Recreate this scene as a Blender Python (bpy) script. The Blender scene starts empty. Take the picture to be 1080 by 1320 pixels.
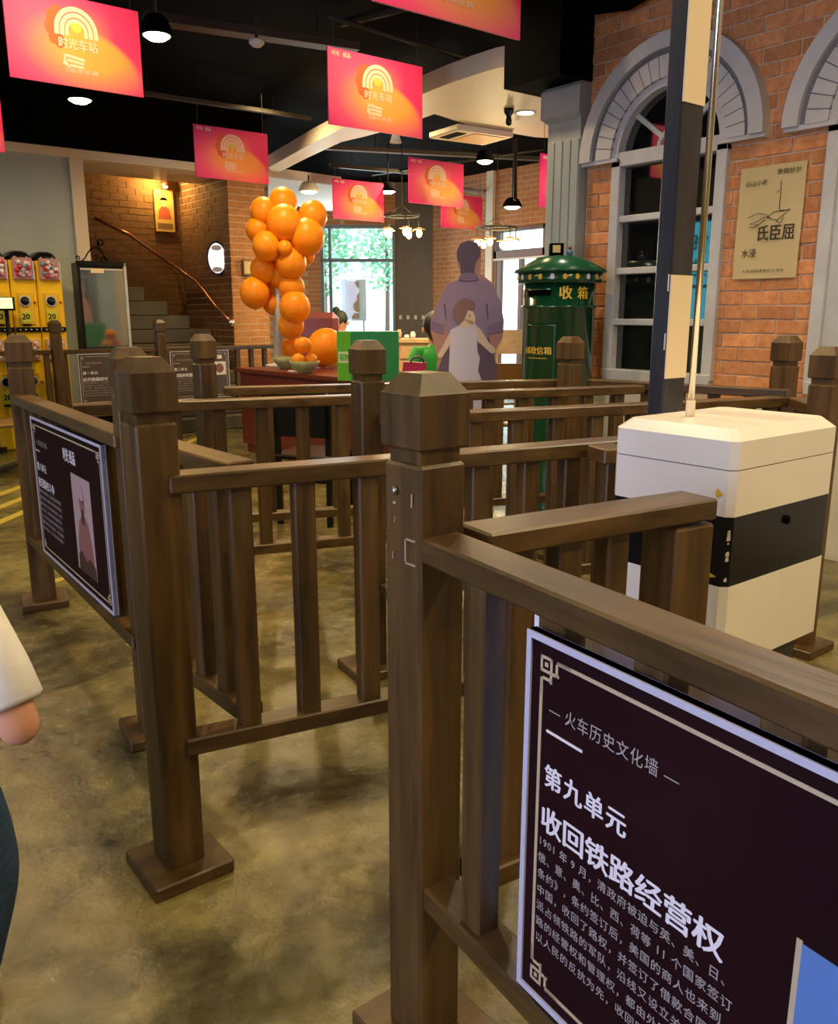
import bpy, math, random
from mathutils import Vector, Matrix
random.seed(7)
SC = bpy.context.scene
COL = SC.collection
# ------------------------------------------------------------------ camera
HC, PITCH, YAW, FPX = 1.3, math.radians(13.1), math.radians(38.3), 1097.0
cam_d = bpy.data.cameras.new('camera'); cam = bpy.data.objects.new('camera', cam_d); COL.objects.link(cam)
cam.location = (0, 0, HC); cam.rotation_euler = (math.pi/2 - PITCH, 0, -YAW)
cam_d.sensor_fit = 'VERTICAL'; cam_d.sensor_height = 24.0; cam_d.lens = FPX/1320*24.0
cam_d.clip_start = 0.02; cam_d.clip_end = 300
SC.camera = cam
# ------------------------------------------------------------------ world, exposure
SC.view_settings.view_transform = 'Standard'; SC.view_settings.look = 'None'
SC.view_settings.gamma = 1.0; SC.view_settings.use_curve_mapping = False
SC.view_settings.exposure = 0.0
W = bpy.data.worlds.new('daylight'); SC.world = W; W.use_nodes = True
wb = W.node_tree.nodes['Background']; wb.inputs[0].default_value = (0.66, 0.94, 1.0, 1); wb.inputs[1].default_value = 3.6
# ------------------------------------------------------------------ lamps of the hall (large area lights)
def lamp(name, kind, loc, energy, col, size=0.1, rot=(0, 0, 0), **kw):
    d = bpy.data.lights.new(name, kind); d.energy = energy; d.color = col
    if kind == 'AREA':
        d.shape = kw.get('shape', 'DISK'); d.size = size
        if 'size_y' in kw: d.size_y = kw['size_y']
        if 'spread' in kw: d.spread = kw['spread']
    else:
        d.shadow_soft_size = size
        if kind == 'SPOT': d.spot_size = kw.get('spot', 1.6); d.spot_blend = 1.0
    o = bpy.data.objects.new(name, d); o.location = loc; o.rotation_euler = rot; COL.objects.link(o)
    return o
WARM = (1.0, 0.74, 0.36); COOL = (0.66, 0.60, 1.0); NEUT = (1.0, 0.86, 0.66)
# cool light from the left; lamp and its unseen window are added
lamp('added_cool_light', 'AREA', (-2.9, 0.9, 1.75), 105, COOL, 3.4, (0, math.radians(-90), 0), shape='RECTANGLE', size_y=1.9)
# daylight through the far windows
lamp('far_window_daylight', 'AREA', (8.6, 12.6, 1.8), 80, (0.85, 0.95, 1.0), 1.4, (math.radians(-90), 0, math.radians(-38.3)), shape='RECTANGLE', size_y=2.0)
lamp('hall_window_daylight', 'AREA', (7.2, 2.75, 1.75), 18, (0.85, 0.95, 1.0), 2.6, (math.radians(90), 0, 0), shape='RECTANGLE', size_y=1.9)
# rows of ceiling downlights; some added to brighten pillar, balloons and blue wall
for (x, y, e) in ((0.45, 0.2, 30), (2.3, 0.0, 120), (0.1, 2.7, 70), (1.75, 2.75, 150), (1.6, 4.7, 130), (3.3, 1.1, 80), (3.7, 4.7, 90),
                  (0.4, 5.6, 90), (3.6, 6.4, 190), (5.6, 5.2, 190), (5.4, 7.6, 240), (7.4, 7.0, 230), (7.6, 9.6, 230), (4.5, 8.0, 150), (0.3, -1.5, 165), (2.3, -1.7, 175), (1.2, 7.5, 190)):
    lamp('ceiling_and_fill_spot', 'SPOT', (x, y, 3.38), e*1.0, WARM, 0.05, spot=2.85)
# wall washers along the brick wall
for y in (3.35, 1.95, 0.6):
    lamp('wall_washer', 'SPOT', (3.85, y, 3.38), 105, NEUT, 0.05, (0, math.radians(22), 0), spot=2.0)
lamp('stair_sconce', 'POINT', (4.40, 10.80, 2.90), 30, (1.0, 0.62, 0.2), 0.05)

# ------------------------------------------------------------------ geometry helpers
SH, CH = math.sin(YAW), math.cos(YAW)
FV = Vector((SH*math.cos(PITCH), CH*math.cos(PITCH), -math.sin(PITCH))); RV = Vector((CH, -SH, 0)); UV = RV.cross(FV)
FH = Vector((SH, CH, 0))
def ray(px, py): return FV*FPX + RV*(px-540) - UV*(py-660)
def at(px, py, d):                       # point whose level distance ahead of the photographer is d
    r = ray(px, py); return Vector((0, 0, HC)) + r*(d/(r.dot(FH)))
def onz(px, py, z):
    r = ray(px, py); return Vector((0, 0, HC)) + r*((z-HC)/r.z)
ORG = {}
def setp(o, label=None, cat=None, group=None, kind=None):
    if label: o['label'] = label
    if cat: o['category'] = cat
    if group: o['group'] = group
    if kind: o['kind'] = kind
    return o
def thing(name, loc, label=None, cat=None, group=None, kind=None):
    o = bpy.data.objects.new(name, None); o.empty_display_size = 0.05; o.location = loc; COL.objects.link(o)
    ORG[o.name] = Vector(loc)
    return setp(o, label, cat, group, kind)
class MB:
    def __init__(s): s.v = []; s.f = []; s.sm = []; s.mi = []; s.fr = None
    def frame(s, o, x, y, z): s.fr = (Vector(o), Vector(x), Vector(y), Vector(z)); return s
    def P(s, p):
        if s.fr: return s.fr[0] + s.fr[1]*p[0] + s.fr[2]*p[1] + s.fr[3]*p[2]
        return Vector(p)
    def add(s, vs, fs, smooth=False, mi=0):
        n = len(s.v); s.v += [s.P(p) for p in vs]
        for f in fs: s.f.append([i+n for i in f]); s.sm.append(smooth); s.mi.append(mi)
        return s
    def box(s, a, b, ch=0.0, mi=0):
        (x0, y0, z0), (x1, y1, z1) = a, b
        if ch <= 0:
            return s.add([(x0,y0,z0),(x1,y0,z0),(x1,y1,z0),(x0,y1,z0),(x0,y0,z1),(x1,y0,z1),(x1,y1,z1),(x0,y1,z1)],
                  [(0,3,2,1),(4,5,6,7),(0,1,5,4),(1,2,6,5),(2,3,7,6),(3,0,4,7)], False, mi)
        vs = []; idx = {}
        X = (x0, x1); Y = (y0, y1); Z = (z0, z1); sg = (1, -1)
        for i in (0, 1):
            for j in (0, 1):
                for k in (0, 1):
                    for ax in range(3):
                        p = [X[i]+sg[i]*ch, Y[j]+sg[j]*ch, Z[k]+sg[k]*ch]
                        p[ax] = (X[i], Y[j], Z[k])[ax]
                        idx[(i, j, k, ax)] = len(vs); vs.append(p)
        fs = []
        c = [(i, j) for i, j in ((0,0),(1,0),(1,1),(0,1))]
        for e in (0, 1):
            fs.append([idx[(e, i, j, 0)] for i, j in c]); fs.append([idx[(i, e, j, 1)] for i, j in c]); fs.append([idx[(i, j, e, 2)] for i, j in c])
        for i in (0, 1):
            for j in (0, 1):
                fs.append([idx[(i, j, 0, 0)], idx[(i, j, 1, 0)], idx[(i, j, 1, 1)], idx[(i, j, 0, 1)]])
                fs.append([idx[(i, 0, j, 0)], idx[(i, 1, j, 0)], idx[(i, 1, j, 2)], idx[(i, 0, j, 2)]])
                fs.append([idx[(0, i, j, 1)], idx[(1, i, j, 1)], idx[(1, i, j, 2)], idx[(0, i, j, 2)]])
                for k in (0, 1): fs.append([idx[(i, j, k, 0)], idx[(i, j, k, 1)], idx[(i, j, k, 2)]])
        return s.add(vs, fs, False, mi)
    def bar(s, a, b, w, h, ch=0.004, mi=0):      # a board from a to b, h along up, w across
        a = Vector(a); b = Vector(b); d = (b-a); L = d.length; d.normalize()
        up = Vector((0, 0, 1)) if abs(d.z) < 0.9 else Vector((0, 1, 0))
        sd = up.cross(d).normalized(); up = d.cross(sd)
        old = s.fr; base = old
        q = MB().frame(a, d, sd, up).box((0, -w/2, -h/2), (L, w/2, h/2), ch)
        vs = q.v
        return s.add(vs, q.f, False, mi)
    def prism(s, poly, z0, z1, smooth=False, mi=0):
        n = len(poly)
        return s.add([(p[0], p[1], z0) for p in poly]+[(p[0], p[1], z1) for p in poly],
              [tuple(range(n))[::-1], tuple(range(n, 2*n))]+[(i, (i+1) % n, n+(i+1) % n, n+i) for i in range(n)], smooth, mi)
    def lathe(s, prof, n=24, c=(0, 0), a0=0.0, smooth=True, mi=0):
        m = len(prof); vs = []; fs = []
        for i in range(n):
            t = a0+2*math.pi*i/n
            for r, z in prof: vs.append((c[0]+r*math.cos(t), c[1]+r*math.sin(t), z))
        for i in range(n):
            j = (i+1) % n
            for k in range(m-1): fs.append((i*m+k, j*m+k, j*m+k+1, i*m+k+1))
        if prof[0][0] > 1e-5: fs.append(tuple(i*m for i in range(n))[::-1])
        if prof[-1][0] > 1e-5: fs.append(tuple(i*m+m-1 for i in range(n)))
        return s.add(vs, fs, smooth, mi)
    def ball(s, c, r, n=16, m=10, sc=(1, 1, 1), mi=0):
        prof = []
        c = Vector(c); vs = [(c.x, c.y, c.z-r*sc[2])]; fs = []
        for j in range(1, m):
            a = -math.pi/2+math.pi*j/m
            for i in range(n):
                t = 2*math.pi*i/n
                vs.append((c.x+r*sc[0]*math.cos(a)*math.cos(t), c.y+r*sc[1]*math.cos(a)*math.sin(t), c.z+r*sc[2]*math.sin(a)))
        vs.append((c.x, c.y, c.z+r*sc[2])); L = len(vs)-1
        for i in range(n):
            k = (i+1) % n
            fs.append((0, 1+k, 1+i)); fs.append((L, 1+(m-2)*n+i, 1+(m-2)*n+k))
            for j in range(m-2): fs.append((1+j*n+i, 1+j*n+k, 1+(j+1)*n+k, 1+(j+1)*n+i))
        return s.add(vs, fs, True, mi)
    def tube(s, pts, r, n=8, mi=0, closed=False):
        pts = [Vector(p) for p in pts]; vs = []; fs = []; m = len(pts)
        prev = None
        for i, p in enumerate(pts):
            if closed: t = pts[(i+1) % m]-pts[i-1]
            else: t = pts[min(i+1, m-1)]-pts[max(i-1, 0)]
            t.normalize()
            if prev is None:
                u = t.orthogonal().normalized()
            else:
                u = (prev-t*prev.dot(t)).normalized()
            prev = u; w = t.cross(u)
            rr = r[i] if isinstance(r, (list, tuple)) else r
            for k in range(n):
                a = 2*math.pi*k/n; vs.append(p+u*rr*math.cos(a)+w*rr*math.sin(a))
        for i in range(m if closed else m-1):
            j = (i+1) % m
            for k in range(n): fs.append((i*n+k, i*n+(k+1) % n, j*n+(k+1) % n, j*n+k))
        if not closed: fs.append(tuple(range(n))[::-1]); fs.append(tuple((m-1)*n+k for k in range(n)))
        return s.add(vs, fs, True, mi)
    def mesh(s, name, off=Vector((0, 0, 0)), mats=()):
        me = bpy.data.meshes.new(name)
        me.from_pydata([tuple(p-off) for p in s.v], [], s.f)
        me.polygons.foreach_set('use_smooth', s.sm); me.polygons.foreach_set('material_index', s.mi)
        for m in mats: me.materials.append(m)
        me.update()
        import bmesh
        bm = bmesh.new(); bm.from_mesh(me); bmesh.ops.recalc_face_normals(bm, faces=bm.faces); bm.to_mesh(me); bm.free()
        return me
    def build(s, name, mat, parent=None, label=None, cat=None, group=None, kind=None, org=None):
        if parent is not None: off = ORG[parent.name]
        elif org is not None: off = Vector(org)
        elif s.v:
            off = Vector((sum(p.x for p in s.v)/len(s.v), sum(p.y for p in s.v)/len(s.v), min(p.z for p in s.v)))
        mats = mat if isinstance(mat, (list, tuple)) else [mat]
        o = bpy.data.objects.new(name, s.mesh(name, off, mats)); COL.objects.link(o)
        if parent is not None: o.parent = parent; ORG[o.name] = off
        else: o.location = off; ORG[o.name] = off
        return setp(o, label, cat, group, kind)
def box(name, a, b, mat, parent=None, ch=0.0, **k): return MB().box(a, b, ch).build(name, mat, parent, **k)

# ------------------------------------------------------------------ materials
MATS = {}
def mat(name, col, rough=0.5, metal=0.0, spec=0.5, emit=None, es=1.0, trans=0.0, alpha=1.0, coat=0.0):
    m = bpy.data.materials.new(name); m.use_nodes = True
    b = m.node_tree.nodes['Principled BSDF']
    b.inputs['Base Color'].default_value = (*col, 1); b.inputs['Roughness'].default_value = rough
    b.inputs['Metallic'].default_value = metal; b.inputs['Specular IOR Level'].default_value = spec
    b.inputs['Transmission Weight'].default_value = trans; b.inputs['Coat Weight'].default_value = coat
    if emit: b.inputs['Emission Color'].default_value = (*emit, 1); b.inputs['Emission Strength'].default_value = es
    return m
def noisy(name, c1, c2, rough=0.5, scale=(8, 8, 8), detail=6, bump=0.0, r2=None, coat=0.0, rnd=0.0, ramp=(0.3, 0.7), c3=None, spec=0.5):
    m = mat(name, c1, rough, coat=coat, spec=spec); nt = m.node_tree; N = nt.nodes; L = nt.links; b = N['Principled BSDF']
    tc = N.new('ShaderNodeTexCoord'); mp = N.new('ShaderNodeMapping'); mp.inputs['Scale'].default_value = scale
    L.new(tc.outputs['Object'], mp.inputs[0])
    oi = N.new('ShaderNodeObjectInfo'); ad = N.new('ShaderNodeVectorMath'); ad.operation = 'ADD'
    mu = N.new('ShaderNodeMath'); mu.operation = 'MULTIPLY'; mu.inputs[1].default_value = 37.0
    L.new(oi.outputs['Random'], mu.inputs[0]); L.new(mp.outputs[0], ad.inputs[0]); L.new(mu.outputs[0], ad.inputs[1])
    nz = N.new('ShaderNodeTexNoise'); nz.inputs['Scale'].default_value = 1.0; nz.inputs['Detail'].default_value = detail; nz.inputs['Roughness'].default_value = 0.6
    L.new(ad.outputs[0], nz.inputs['Vector'])
    cr = N.new('ShaderNodeValToRGB'); cr.color_ramp.elements[0].position = ramp[0]; cr.color_ramp.elements[1].position = ramp[1]
    cr.color_ramp.elements[0].color = (*c1, 1); cr.color_ramp.elements[1].color = (*c2, 1)
    if c3:
        e = cr.color_ramp.elements.new((ramp[0]+ramp[1])/2); e.color = (*c3, 1)
    L.new(nz.outputs['Fac'], cr.inputs[0])
    out = cr.outputs[0]
    if rnd > 0:
        hs = N.new('ShaderNodeHueSaturation'); mr = N.new('ShaderNodeMapRange')
        mr.inputs[3].default_value = 1-rnd; mr.inputs[4].default_value = 1+rnd
        L.new(oi.outputs['Random'], mr.inputs[0]); L.new(mr.outputs[0], hs.inputs['Value']); L.new(out, hs.inputs['Color']); out = hs.outputs[0]
    L.new(out, b.inputs['Base Color'])
    if r2 is not None:
        mr2 = N.new('ShaderNodeMapRange'); mr2.inputs[3].default_value = rough; mr2.inputs[4].default_value = r2
        L.new(nz.outputs['Fac'], mr2.inputs[0]); L.new(mr2.outputs[0], b.inputs['Roughness'])
    if bump > 0:
        bp = N.new('ShaderNodeBump'); bp.inputs['Strength'].default_value = bump; bp.inputs['Distance'].default_value = 0.01
        L.new(nz.outputs['Fac'], bp.inputs['Height']); L.new(bp.outputs[0], b.inputs['Normal'])
    return m
W1, W2 = (0.034, 0.0165, 0.0042), (0.128, 0.068, 0.0175)
WOODZ = noisy('stained_wood_upright', W1, W2, 0.36, (26, 26, 2.2), 7, 0.10, 0.5, rnd=0.16)
WOODX = noisy('stained_wood_along', W1, W2, 0.30, (2.2, 26, 26), 7, 0.10, 0.45, rnd=0.12)
WOODY = noisy('stained_wood_across', W1, W2, 0.30, (26, 2.2, 26), 7, 0.10, 0.45, rnd=0.12)
LWOOD = noisy('light_wood', (0.42, 0.27, 0.13), (0.55, 0.37, 0.2), 0.5, (3, 20, 20))
DWOOD = noisy('dark_red_wood', (0.11, 0.018, 0.010), (0.17, 0.03, 0.016), 0.35, (3, 14, 14))
CHW = noisy('chair_wood', (0.16, 0.085, 0.03), (0.25, 0.14, 0.05), 0.4, (14, 14, 3))
BRICK = noisy('red_brick', (0.50, 0.185, 0.068), (0.72, 0.32, 0.125), 0.85, (22, 22, 22), 6, 0.35, rnd=0.22)
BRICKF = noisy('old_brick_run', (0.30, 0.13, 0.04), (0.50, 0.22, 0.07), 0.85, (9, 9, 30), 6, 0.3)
SHADEMORT = noisy('shade_painted_mortar', (0.17, 0.10, 0.035), (0.23, 0.14, 0.05), 0.95, (30, 30, 30), 4, 0.2)  # mortar darkened too, the stairwell's shade put into its colour
SHADEBRICK = noisy('shade_painted_brick', (0.13, 0.062, 0.018), (0.24, 0.115, 0.032), 0.85, (9, 9, 30), 6, 0.3)  # darker copy of the old brick, dim stairwell light put into the colour
STONE = noisy('dark_stair_stone', (0.045, 0.036, 0.022), (0.075, 0.06, 0.036), 0.7, (5, 5, 5))
MORTAR = noisy('mortar', (0.58, 0.42, 0.28), (0.70, 0.54, 0.38), 0.95, (30, 30, 30), 4, 0.2)
BLACK = mat('black_paint', (0.0022, 0.0022, 0.0022), 0.9, spec=0.04)
BLACKG = mat('black_gloss', (0.006, 0.006, 0.007), 0.22, spec=0.3)
PIPE = mat('dark_pipe', (0.02, 0.018, 0.014), 0.6, spec=0.3)
STEEL = mat('brushed_steel', (0.75, 0.72, 0.66), 0.18, 1.0)
WHITE = noisy('white_enamel', (0.82, 0.77, 0.70), (0.86, 0.82, 0.75), 0.25, (6, 6, 6))
CREAM = mat('cream_paint', (0.80, 0.66, 0.45), 0.35)
SLATE = noisy('black_slate_paint', (0.012, 0.012, 0.016), (0.03, 0.03, 0.038), 0.4, (20, 20, 4))
GREYP = noisy('grey_paint', (0.46, 0.46, 0.475), (0.56, 0.56, 0.57), 0.5, (5, 5, 5))
COLG = noisy('grey_green_paint', (0.30, 0.34, 0.34), (0.38, 0.42, 0.41), 0.5, (18, 18, 2))
PLAST = noisy('white_plaster', (0.62, 0.6, 0.55), (0.7, 0.68, 0.62), 0.8, (4, 4, 4))
BLUEW = noisy('pale_blue_wall', (0.36, 0.42, 0.42), (0.42, 0.47, 0.46), 0.6, (2, 2, 2))
TRIM = mat('cream_trim', (0.72, 0.62, 0.48), 0.5)
YEL = mat('yellow_plastic', (0.85, 0.52, 0.01), 0.3)
YTAPE = mat('yellow_tape', (0.38, 0.29, 0.03), 0.6)
ORNG = mat('orange_balloon', (1.0, 0.31, 0.006), 0.42, spec=0.35)
_b = ORNG.node_tree.nodes['Principled BSDF']; _b.inputs['Subsurface Weight'].default_value = 0.7; _b.inputs['Subsurface Radius'].default_value = (1.0, 0.45, 0.05); _b.inputs['Subsurface Scale'].default_value = 0.12
GREEN = mat('green_gloss_enamel', (0.004, 0.055, 0.022), 0.16, coat=0.4)
GREENL = mat('green_card_bright', (0.10, 0.40, 0.01), 0.5)
GREEND = mat('green_card_deep', (0.012, 0.22, 0.06), 0.5)
GOLD = mat('gold_paint', (0.75, 0.48, 0.05), 0.4)
LINEG = mat('pale_gold_line', (0.52, 0.42, 0.28), 0.5)
PRINTW = mat('white_print', (0.82, 0.78, 0.82), 0.5)
PRINTD = mat('dim_print', (0.40, 0.36, 0.35), 0.6)
SIGNK = noisy('maroon_board', (0.013, 0.0035, 0.005), (0.022, 0.006, 0.008), 0.55, (3, 3, 3), spec=0.06)
SIGNSHEEN = noisy('painted_sheen_board', (0.075, 0.055, 0.048), (0.095, 0.07, 0.06), 0.4, (3, 3, 3))  # grey is the gloss reflection on the far boards, put into the colour
EDGE = mat('silver_blue_edge', (0.52, 0.52, 0.66), 0.35)
GLOW = mat('lit_lamp', (1, 1, 1), emit=(1.0, 0.86, 0.55), es=14)
GLOWW = mat('lit_white', (1, 1, 1), emit=(0.95, 0.97, 1.0), es=3)
BULB = mat('lit_bulb', (1, 1, 1), emit=(1.0, 0.72, 0.30), es=12)
GLASSD = mat('window_glass', (0.9, 0.95, 0.95), 0.02, trans=1.0, spec=0.5)
GLASSD.node_tree.nodes['Principled BSDF'].inputs['IOR'].default_value = 1.5
SKIN = mat('skin', (0.62, 0.30, 0.18), 0.5); HAIR = mat('black_hair', (0.012, 0.010, 0.010), 0.5)
CLOTHW = noisy('white_cotton', (0.68, 0.66, 0.64), (0.75, 0.73, 0.7), 0.85, (40, 40, 40), 3, 0.1)
DENIM = noisy('blue_denim', (0.012, 0.035, 0.085), (0.03, 0.075, 0.15), 0.85, (60, 60, 60), 3, 0.2)
ICARD = mat('kraft_paper', (0.56, 0.44, 0.22), 0.7)
INK = mat('dark_ink', (0.05, 0.035, 0.015), 0.8)

def floor_mat():
    m = mat('polished_concrete', (0.1, 0.08, 0.04), 0.3); nt = m.node_tree; N = nt.nodes; L = nt.links; b = N['Principled BSDF']
    tc = N.new('ShaderNodeTexCoord')
    def nz(s, d, r=0.6, dist=0.0):
        n = N.new('ShaderNodeTexNoise'); n.inputs['Scale'].default_value = s; n.inputs['Detail'].default_value = d
        n.inputs['Roughness'].default_value = r; n.inputs['Distortion'].default_value = dist; L.new(tc.outputs['Object'], n.inputs['Vector']); return n
    a = nz(1.9, 6, 0.62, 0.8); c = nz(13, 8, 0.75, 0.4); d = nz(48, 4)
    cr = N.new('ShaderNodeValToRGB'); e = cr.color_ramp.elements
    e[0].position = 0.34; e[0].color = (0.038, 0.033, 0.013, 1); e[1].position = 0.66; e[1].color = (0.25, 0.212, 0.080, 1)
    L.new(a.outputs['Fac'], cr.inputs[0])
    c2 = N.new('ShaderNodeValToRGB'); e = c2.color_ramp.elements
    e[0].position = 0.22; e[0].color = (0.40, 0.39, 0.34, 1); e[1].position = 0.78; e[1].color = (1.35, 1.3, 1.2, 1)
    L.new(c.outputs['Fac'], c2.inputs[0])
    mx = N.new('ShaderNodeMix'); mx.data_type = 'RGBA'; mx.blend_type = 'MULTIPLY'; mx.inputs[0].default_value = 0.85
    L.new(cr.outputs[0], mx.inputs[6]); L.new(c2.outputs[0], mx.inputs[7]); L.new(mx.outputs[2], b.inputs['Base Color'])
    mr = N.new('ShaderNodeMapRange'); mr.inputs[1].default_value = 0.3; mr.inputs[2].default_value = 0.7; mr.inputs[3].default_value = 0.08; mr.inputs[4].default_value = 0.36
    L.new(c.outputs['Fac'], mr.inputs[0]); L.new(mr.outputs[0], b.inputs['Roughness'])
    bp = N.new('ShaderNodeBump'); bp.inputs['Strength'].default_value = 0.25; bp.inputs['Distance'].default_value = 0.01
    L.new(c.outputs['Fac'], bp.inputs['Height'])
    b2 = N.new('ShaderNodeBump'); b2.inputs['Strength'].default_value = 0.3; b2.inputs['Distance'].default_value = 0.004
    L.new(d.outputs['Fac'], b2.inputs['Height']); L.new(bp.outputs[0], b2.inputs['Normal']); L.new(b2.outputs[0], b.inputs['Normal'])
    return m
FLOOR = floor_mat()
def far_brick():
    m = mat('far_brick_wall', (0.5, 0.2, 0.08), 0.85); nt = m.node_tree; N = nt.nodes; L = nt.links; b = N['Principled BSDF']
    tc = N.new('ShaderNodeTexCoord'); sx = N.new('ShaderNodeSeparateXYZ'); cx = N.new('ShaderNodeCombineXYZ')
    ad = N.new('ShaderNodeMath'); L.new(tc.outputs['Object'], sx.inputs[0]); L.new(sx.outputs['X'], ad.inputs[0]); L.new(sx.outputs['Y'], ad.inputs[1])
    L.new(ad.outputs[0], cx.inputs[0]); L.new(sx.outputs['Z'], cx.inputs[1])
    br = N.new('ShaderNodeTexBrick'); br.inputs['Scale'].default_value = 1.0; br.inputs['Brick Width'].default_value = 0.215; br.inputs['Row Height'].default_value = 0.078
    br.inputs['Mortar Size'].default_value = 0.006; br.inputs['Color1'].default_value = (0.50, 0.20, 0.07, 1); br.inputs['Color2'].default_value = (0.42, 0.15, 0.05, 1)
    br.inputs['Mortar'].default_value = (0.5, 0.33, 0.2, 1)
    L.new(cx.outputs[0], br.inputs['Vector']); L.new(br.outputs['Color'], b.inputs['Base Color'])
    bp = N.new('ShaderNodeBump'); bp.inputs['Strength'].default_value = 0.4; bp.invert = True; L.new(br.outputs['Fac'], bp.inputs['Height']); L.new(bp.outputs[0], b.inputs['Normal'])
    return m
FBRICK = far_brick()
def banner_mat():
    m = mat('banner_print', (0.9, 0.1, 0.2), 0.55); nt = m.node_tree; N = nt.nodes; L = nt.links; b = N['Principled BSDF']
    tc = N.new('ShaderNodeTexCoord')
    def grad(loc, scl):
        mp = N.new('ShaderNodeMapping'); mp.vector_type = 'POINT'; mp.inputs['Location'].default_value = loc; mp.inputs['Scale'].default_value = scl
        L.new(tc.outputs['UV'], mp.inputs[0]); g = N.new('ShaderNodeTexGradient'); g.gradient_type = 'SPHERICAL'; L.new(mp.outputs[0], g.inputs[0]); return g
    g1 = grad((-0.62*1.25, -0.42*1.35, 0), (1.25, 1.35, 1))          # orange bloom
    cr = N.new('ShaderNodeValToRGB'); e = cr.color_ramp.elements
    e[0].position = 0.0; e[0].color = (0.58, 0.006, 0.17, 1); e[1].position = 0.72; e[1].color = (0.85, 0.34, 0.07, 1)
    k = cr.color_ramp.elements.new(0.32); k.color = (0.80, 0.06, 0.19, 1)
    L.new(g1.outputs['Fac'], cr.inputs[0])
    # red sweep beyond the curved edge on the upper right
    g2 = grad((-0.35*0.95, -0.1*1.0, 0), (0.95, 1.0, 1))
    c2 = N.new('ShaderNodeValToRGB'); e = c2.color_ramp.elements; e[0].position = 0.36; e[0].color = (1, 1, 1, 1); e[1].position = 0.42; e[1].color = (0, 0, 0, 1)
    L.new(g2.outputs['Fac'], c2.inputs[0])
    sx = N.new('ShaderNodeSeparateXYZ'); L.new(tc.outputs['UV'], sx.inputs[0])
    c3 = N.new('ShaderNodeValToRGB'); e = c3.color_ramp.elements; e[0].position = 0.5; e[0].color = (0, 0, 0, 1); e[1].position = 0.8; e[1].color = (1, 1, 1, 1)
    L.new(sx.outputs['X'], c3.inputs[0])
    mm = N.new('ShaderNodeMath'); mm.operation = 'MULTIPLY'; L.new(c2.outputs[0], mm.inputs[0]); L.new(c3.outputs[0], mm.inputs[1])
    mx = N.new('ShaderNodeMix'); mx.data_type = 'RGBA'; L.new(mm.outputs[0], mx.inputs[0]); L.new(cr.outputs[0], mx.inputs[6]); mx.inputs[7].default_value = (0.84, 0.035, 0.16, 1)
    L.new(mx.outputs[2], b.inputs['Base Color'])
    return m
BANNER = banner_mat()

# ------------------------------------------------------------------ lettering
_TX = {}
def glyphs(body, size, bold=0.0, space=1.0, line=1.0):
    key = (body, bold, space, line)
    if key not in _TX:
        c = bpy.data.curves.new('t', 'FONT'); c.body = body; c.size = 1.0; c.space_character = space; c.space_line = line; c.resolution_u = 2
        c.offset = bold; c.fill_mode = 'BOTH'
        o = bpy.data.objects.new('t', c); COL.objects.link(o); bpy.context.view_layer.update()
        me = bpy.data.meshes.new_from_object(o.evaluated_get(bpy.context.evaluated_depsgraph_get()))
        _TX[key] = ([tuple(v.co) for v in me.vertices], [tuple(p.vertices) for p in me.polygons])
        bpy.data.objects.remove(o); bpy.data.meshes.remove(me); bpy.data.curves.remove(c)
    vs, fs = _TX[key]
    return [(x*size, y*size) for x, y, z in vs], fs
def put_text(mb, body, size, o, u, v, n, bold=0.0, space=1.0, lift=0.001, line=1.0, width=None):
    vs, fs = glyphs(body, size, 0.0, space, line)
    o = Vector(o); u = Vector(u); v = Vector(v); n = Vector(n)
    if not vs: return mb
    sx = 1.0
    if width: sx = width/max(x for x, y in vs)
    b = bold*size
    for k, (dx, dy) in enumerate(((0, 0), (b, 0), (-b, 0), (0, b*.5), (0, -b*.5)) if bold > 0.004 else ((0, 0),)):
        mb.add([o+u*(x*sx+dx)+v*(y+dy)+n*(lift+k*0.00005) for x, y in vs], fs)
    return mb
def flat(mb, poly, o, u, v, n, z0, z1):
    q = MB().frame(o, u, v, n).prism(poly, z0, z1); return mb.add(q.v, q.f)
def ell(cx, cy, rx, ry, n=20, a0=0, a1=2*math.pi):
    full = abs(a1-a0-2*math.pi) < 1e-6
    k = n if full else n+1
    return [(cx+rx*math.cos(a0+(a1-a0)*i/n), cy+ry*math.sin(a0+(a1-a0)*i/n)) for i in range(k)]
# ------------------------------------------------------------------ room shell
def struct(name, a, b, m, ch=0.0): return box(name, a, b, m, None, ch, kind='structure')
CEIL = 3.5; WX = 4.5
fl = MB().add([(-3.6,-4.2,0),(12,-4.2,0),(12,16,0),(-3.6,16,0),(-3.6,-4.2,-0.12),(12,-4.2,-0.12),(12,16,-0.12),(-3.6,16,-0.12)],
  [(0,1,2,3),(4,7,6,5),(0,4,5,1),(1,5,6,2),(2,6,7,3),(3,7,4,0)]).build('floor', FLOOR, kind='structure', org=(0, 0, 0))
struct('ceiling', (-3.6, -4.2, CEIL), (12, 16, CEIL+0.1), BLACK)
struct('wall_back', (-3.6, -4.2, 0), (4.7, -4.0, CEIL), PLAST)
# left wall with the unseen window added for the cool lamp
lw = MB()
for a, b in (((-3.3,-4,0),(-3.15,-1.0,CEIL)), ((-3.3,2.8,0),(-3.15,9.6,CEIL)), ((-3.3,-1.0,0),(-3.15,2.8,0.7)), ((-3.3,-1.0,2.8),(-3.15,2.8,CEIL))): lw.box(a, b)
lw.build('wall_left', BLUEW, kind='structure')
wl = thing('added_window_3', (-3.2, 0.9, 0.7), kind='structure')
f = MB()
for y in (-1.0, 0.25, 1.5, 2.74): f.box((-3.27, y, 0.7), (-3.2, y+0.06, 2.8), 0.004)
for z in (0.7, 2.74): f.box((-3.27, -1.0, z), (-3.2, 2.8, z+0.06), 0.004)
f.build('window_frame', BLACKG, wl)  # frame of the added window
box('glass_pane', (-3.245, -0.95, 0.75), (-3.24, 2.75, 2.75), GLASSD, wl)
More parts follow.
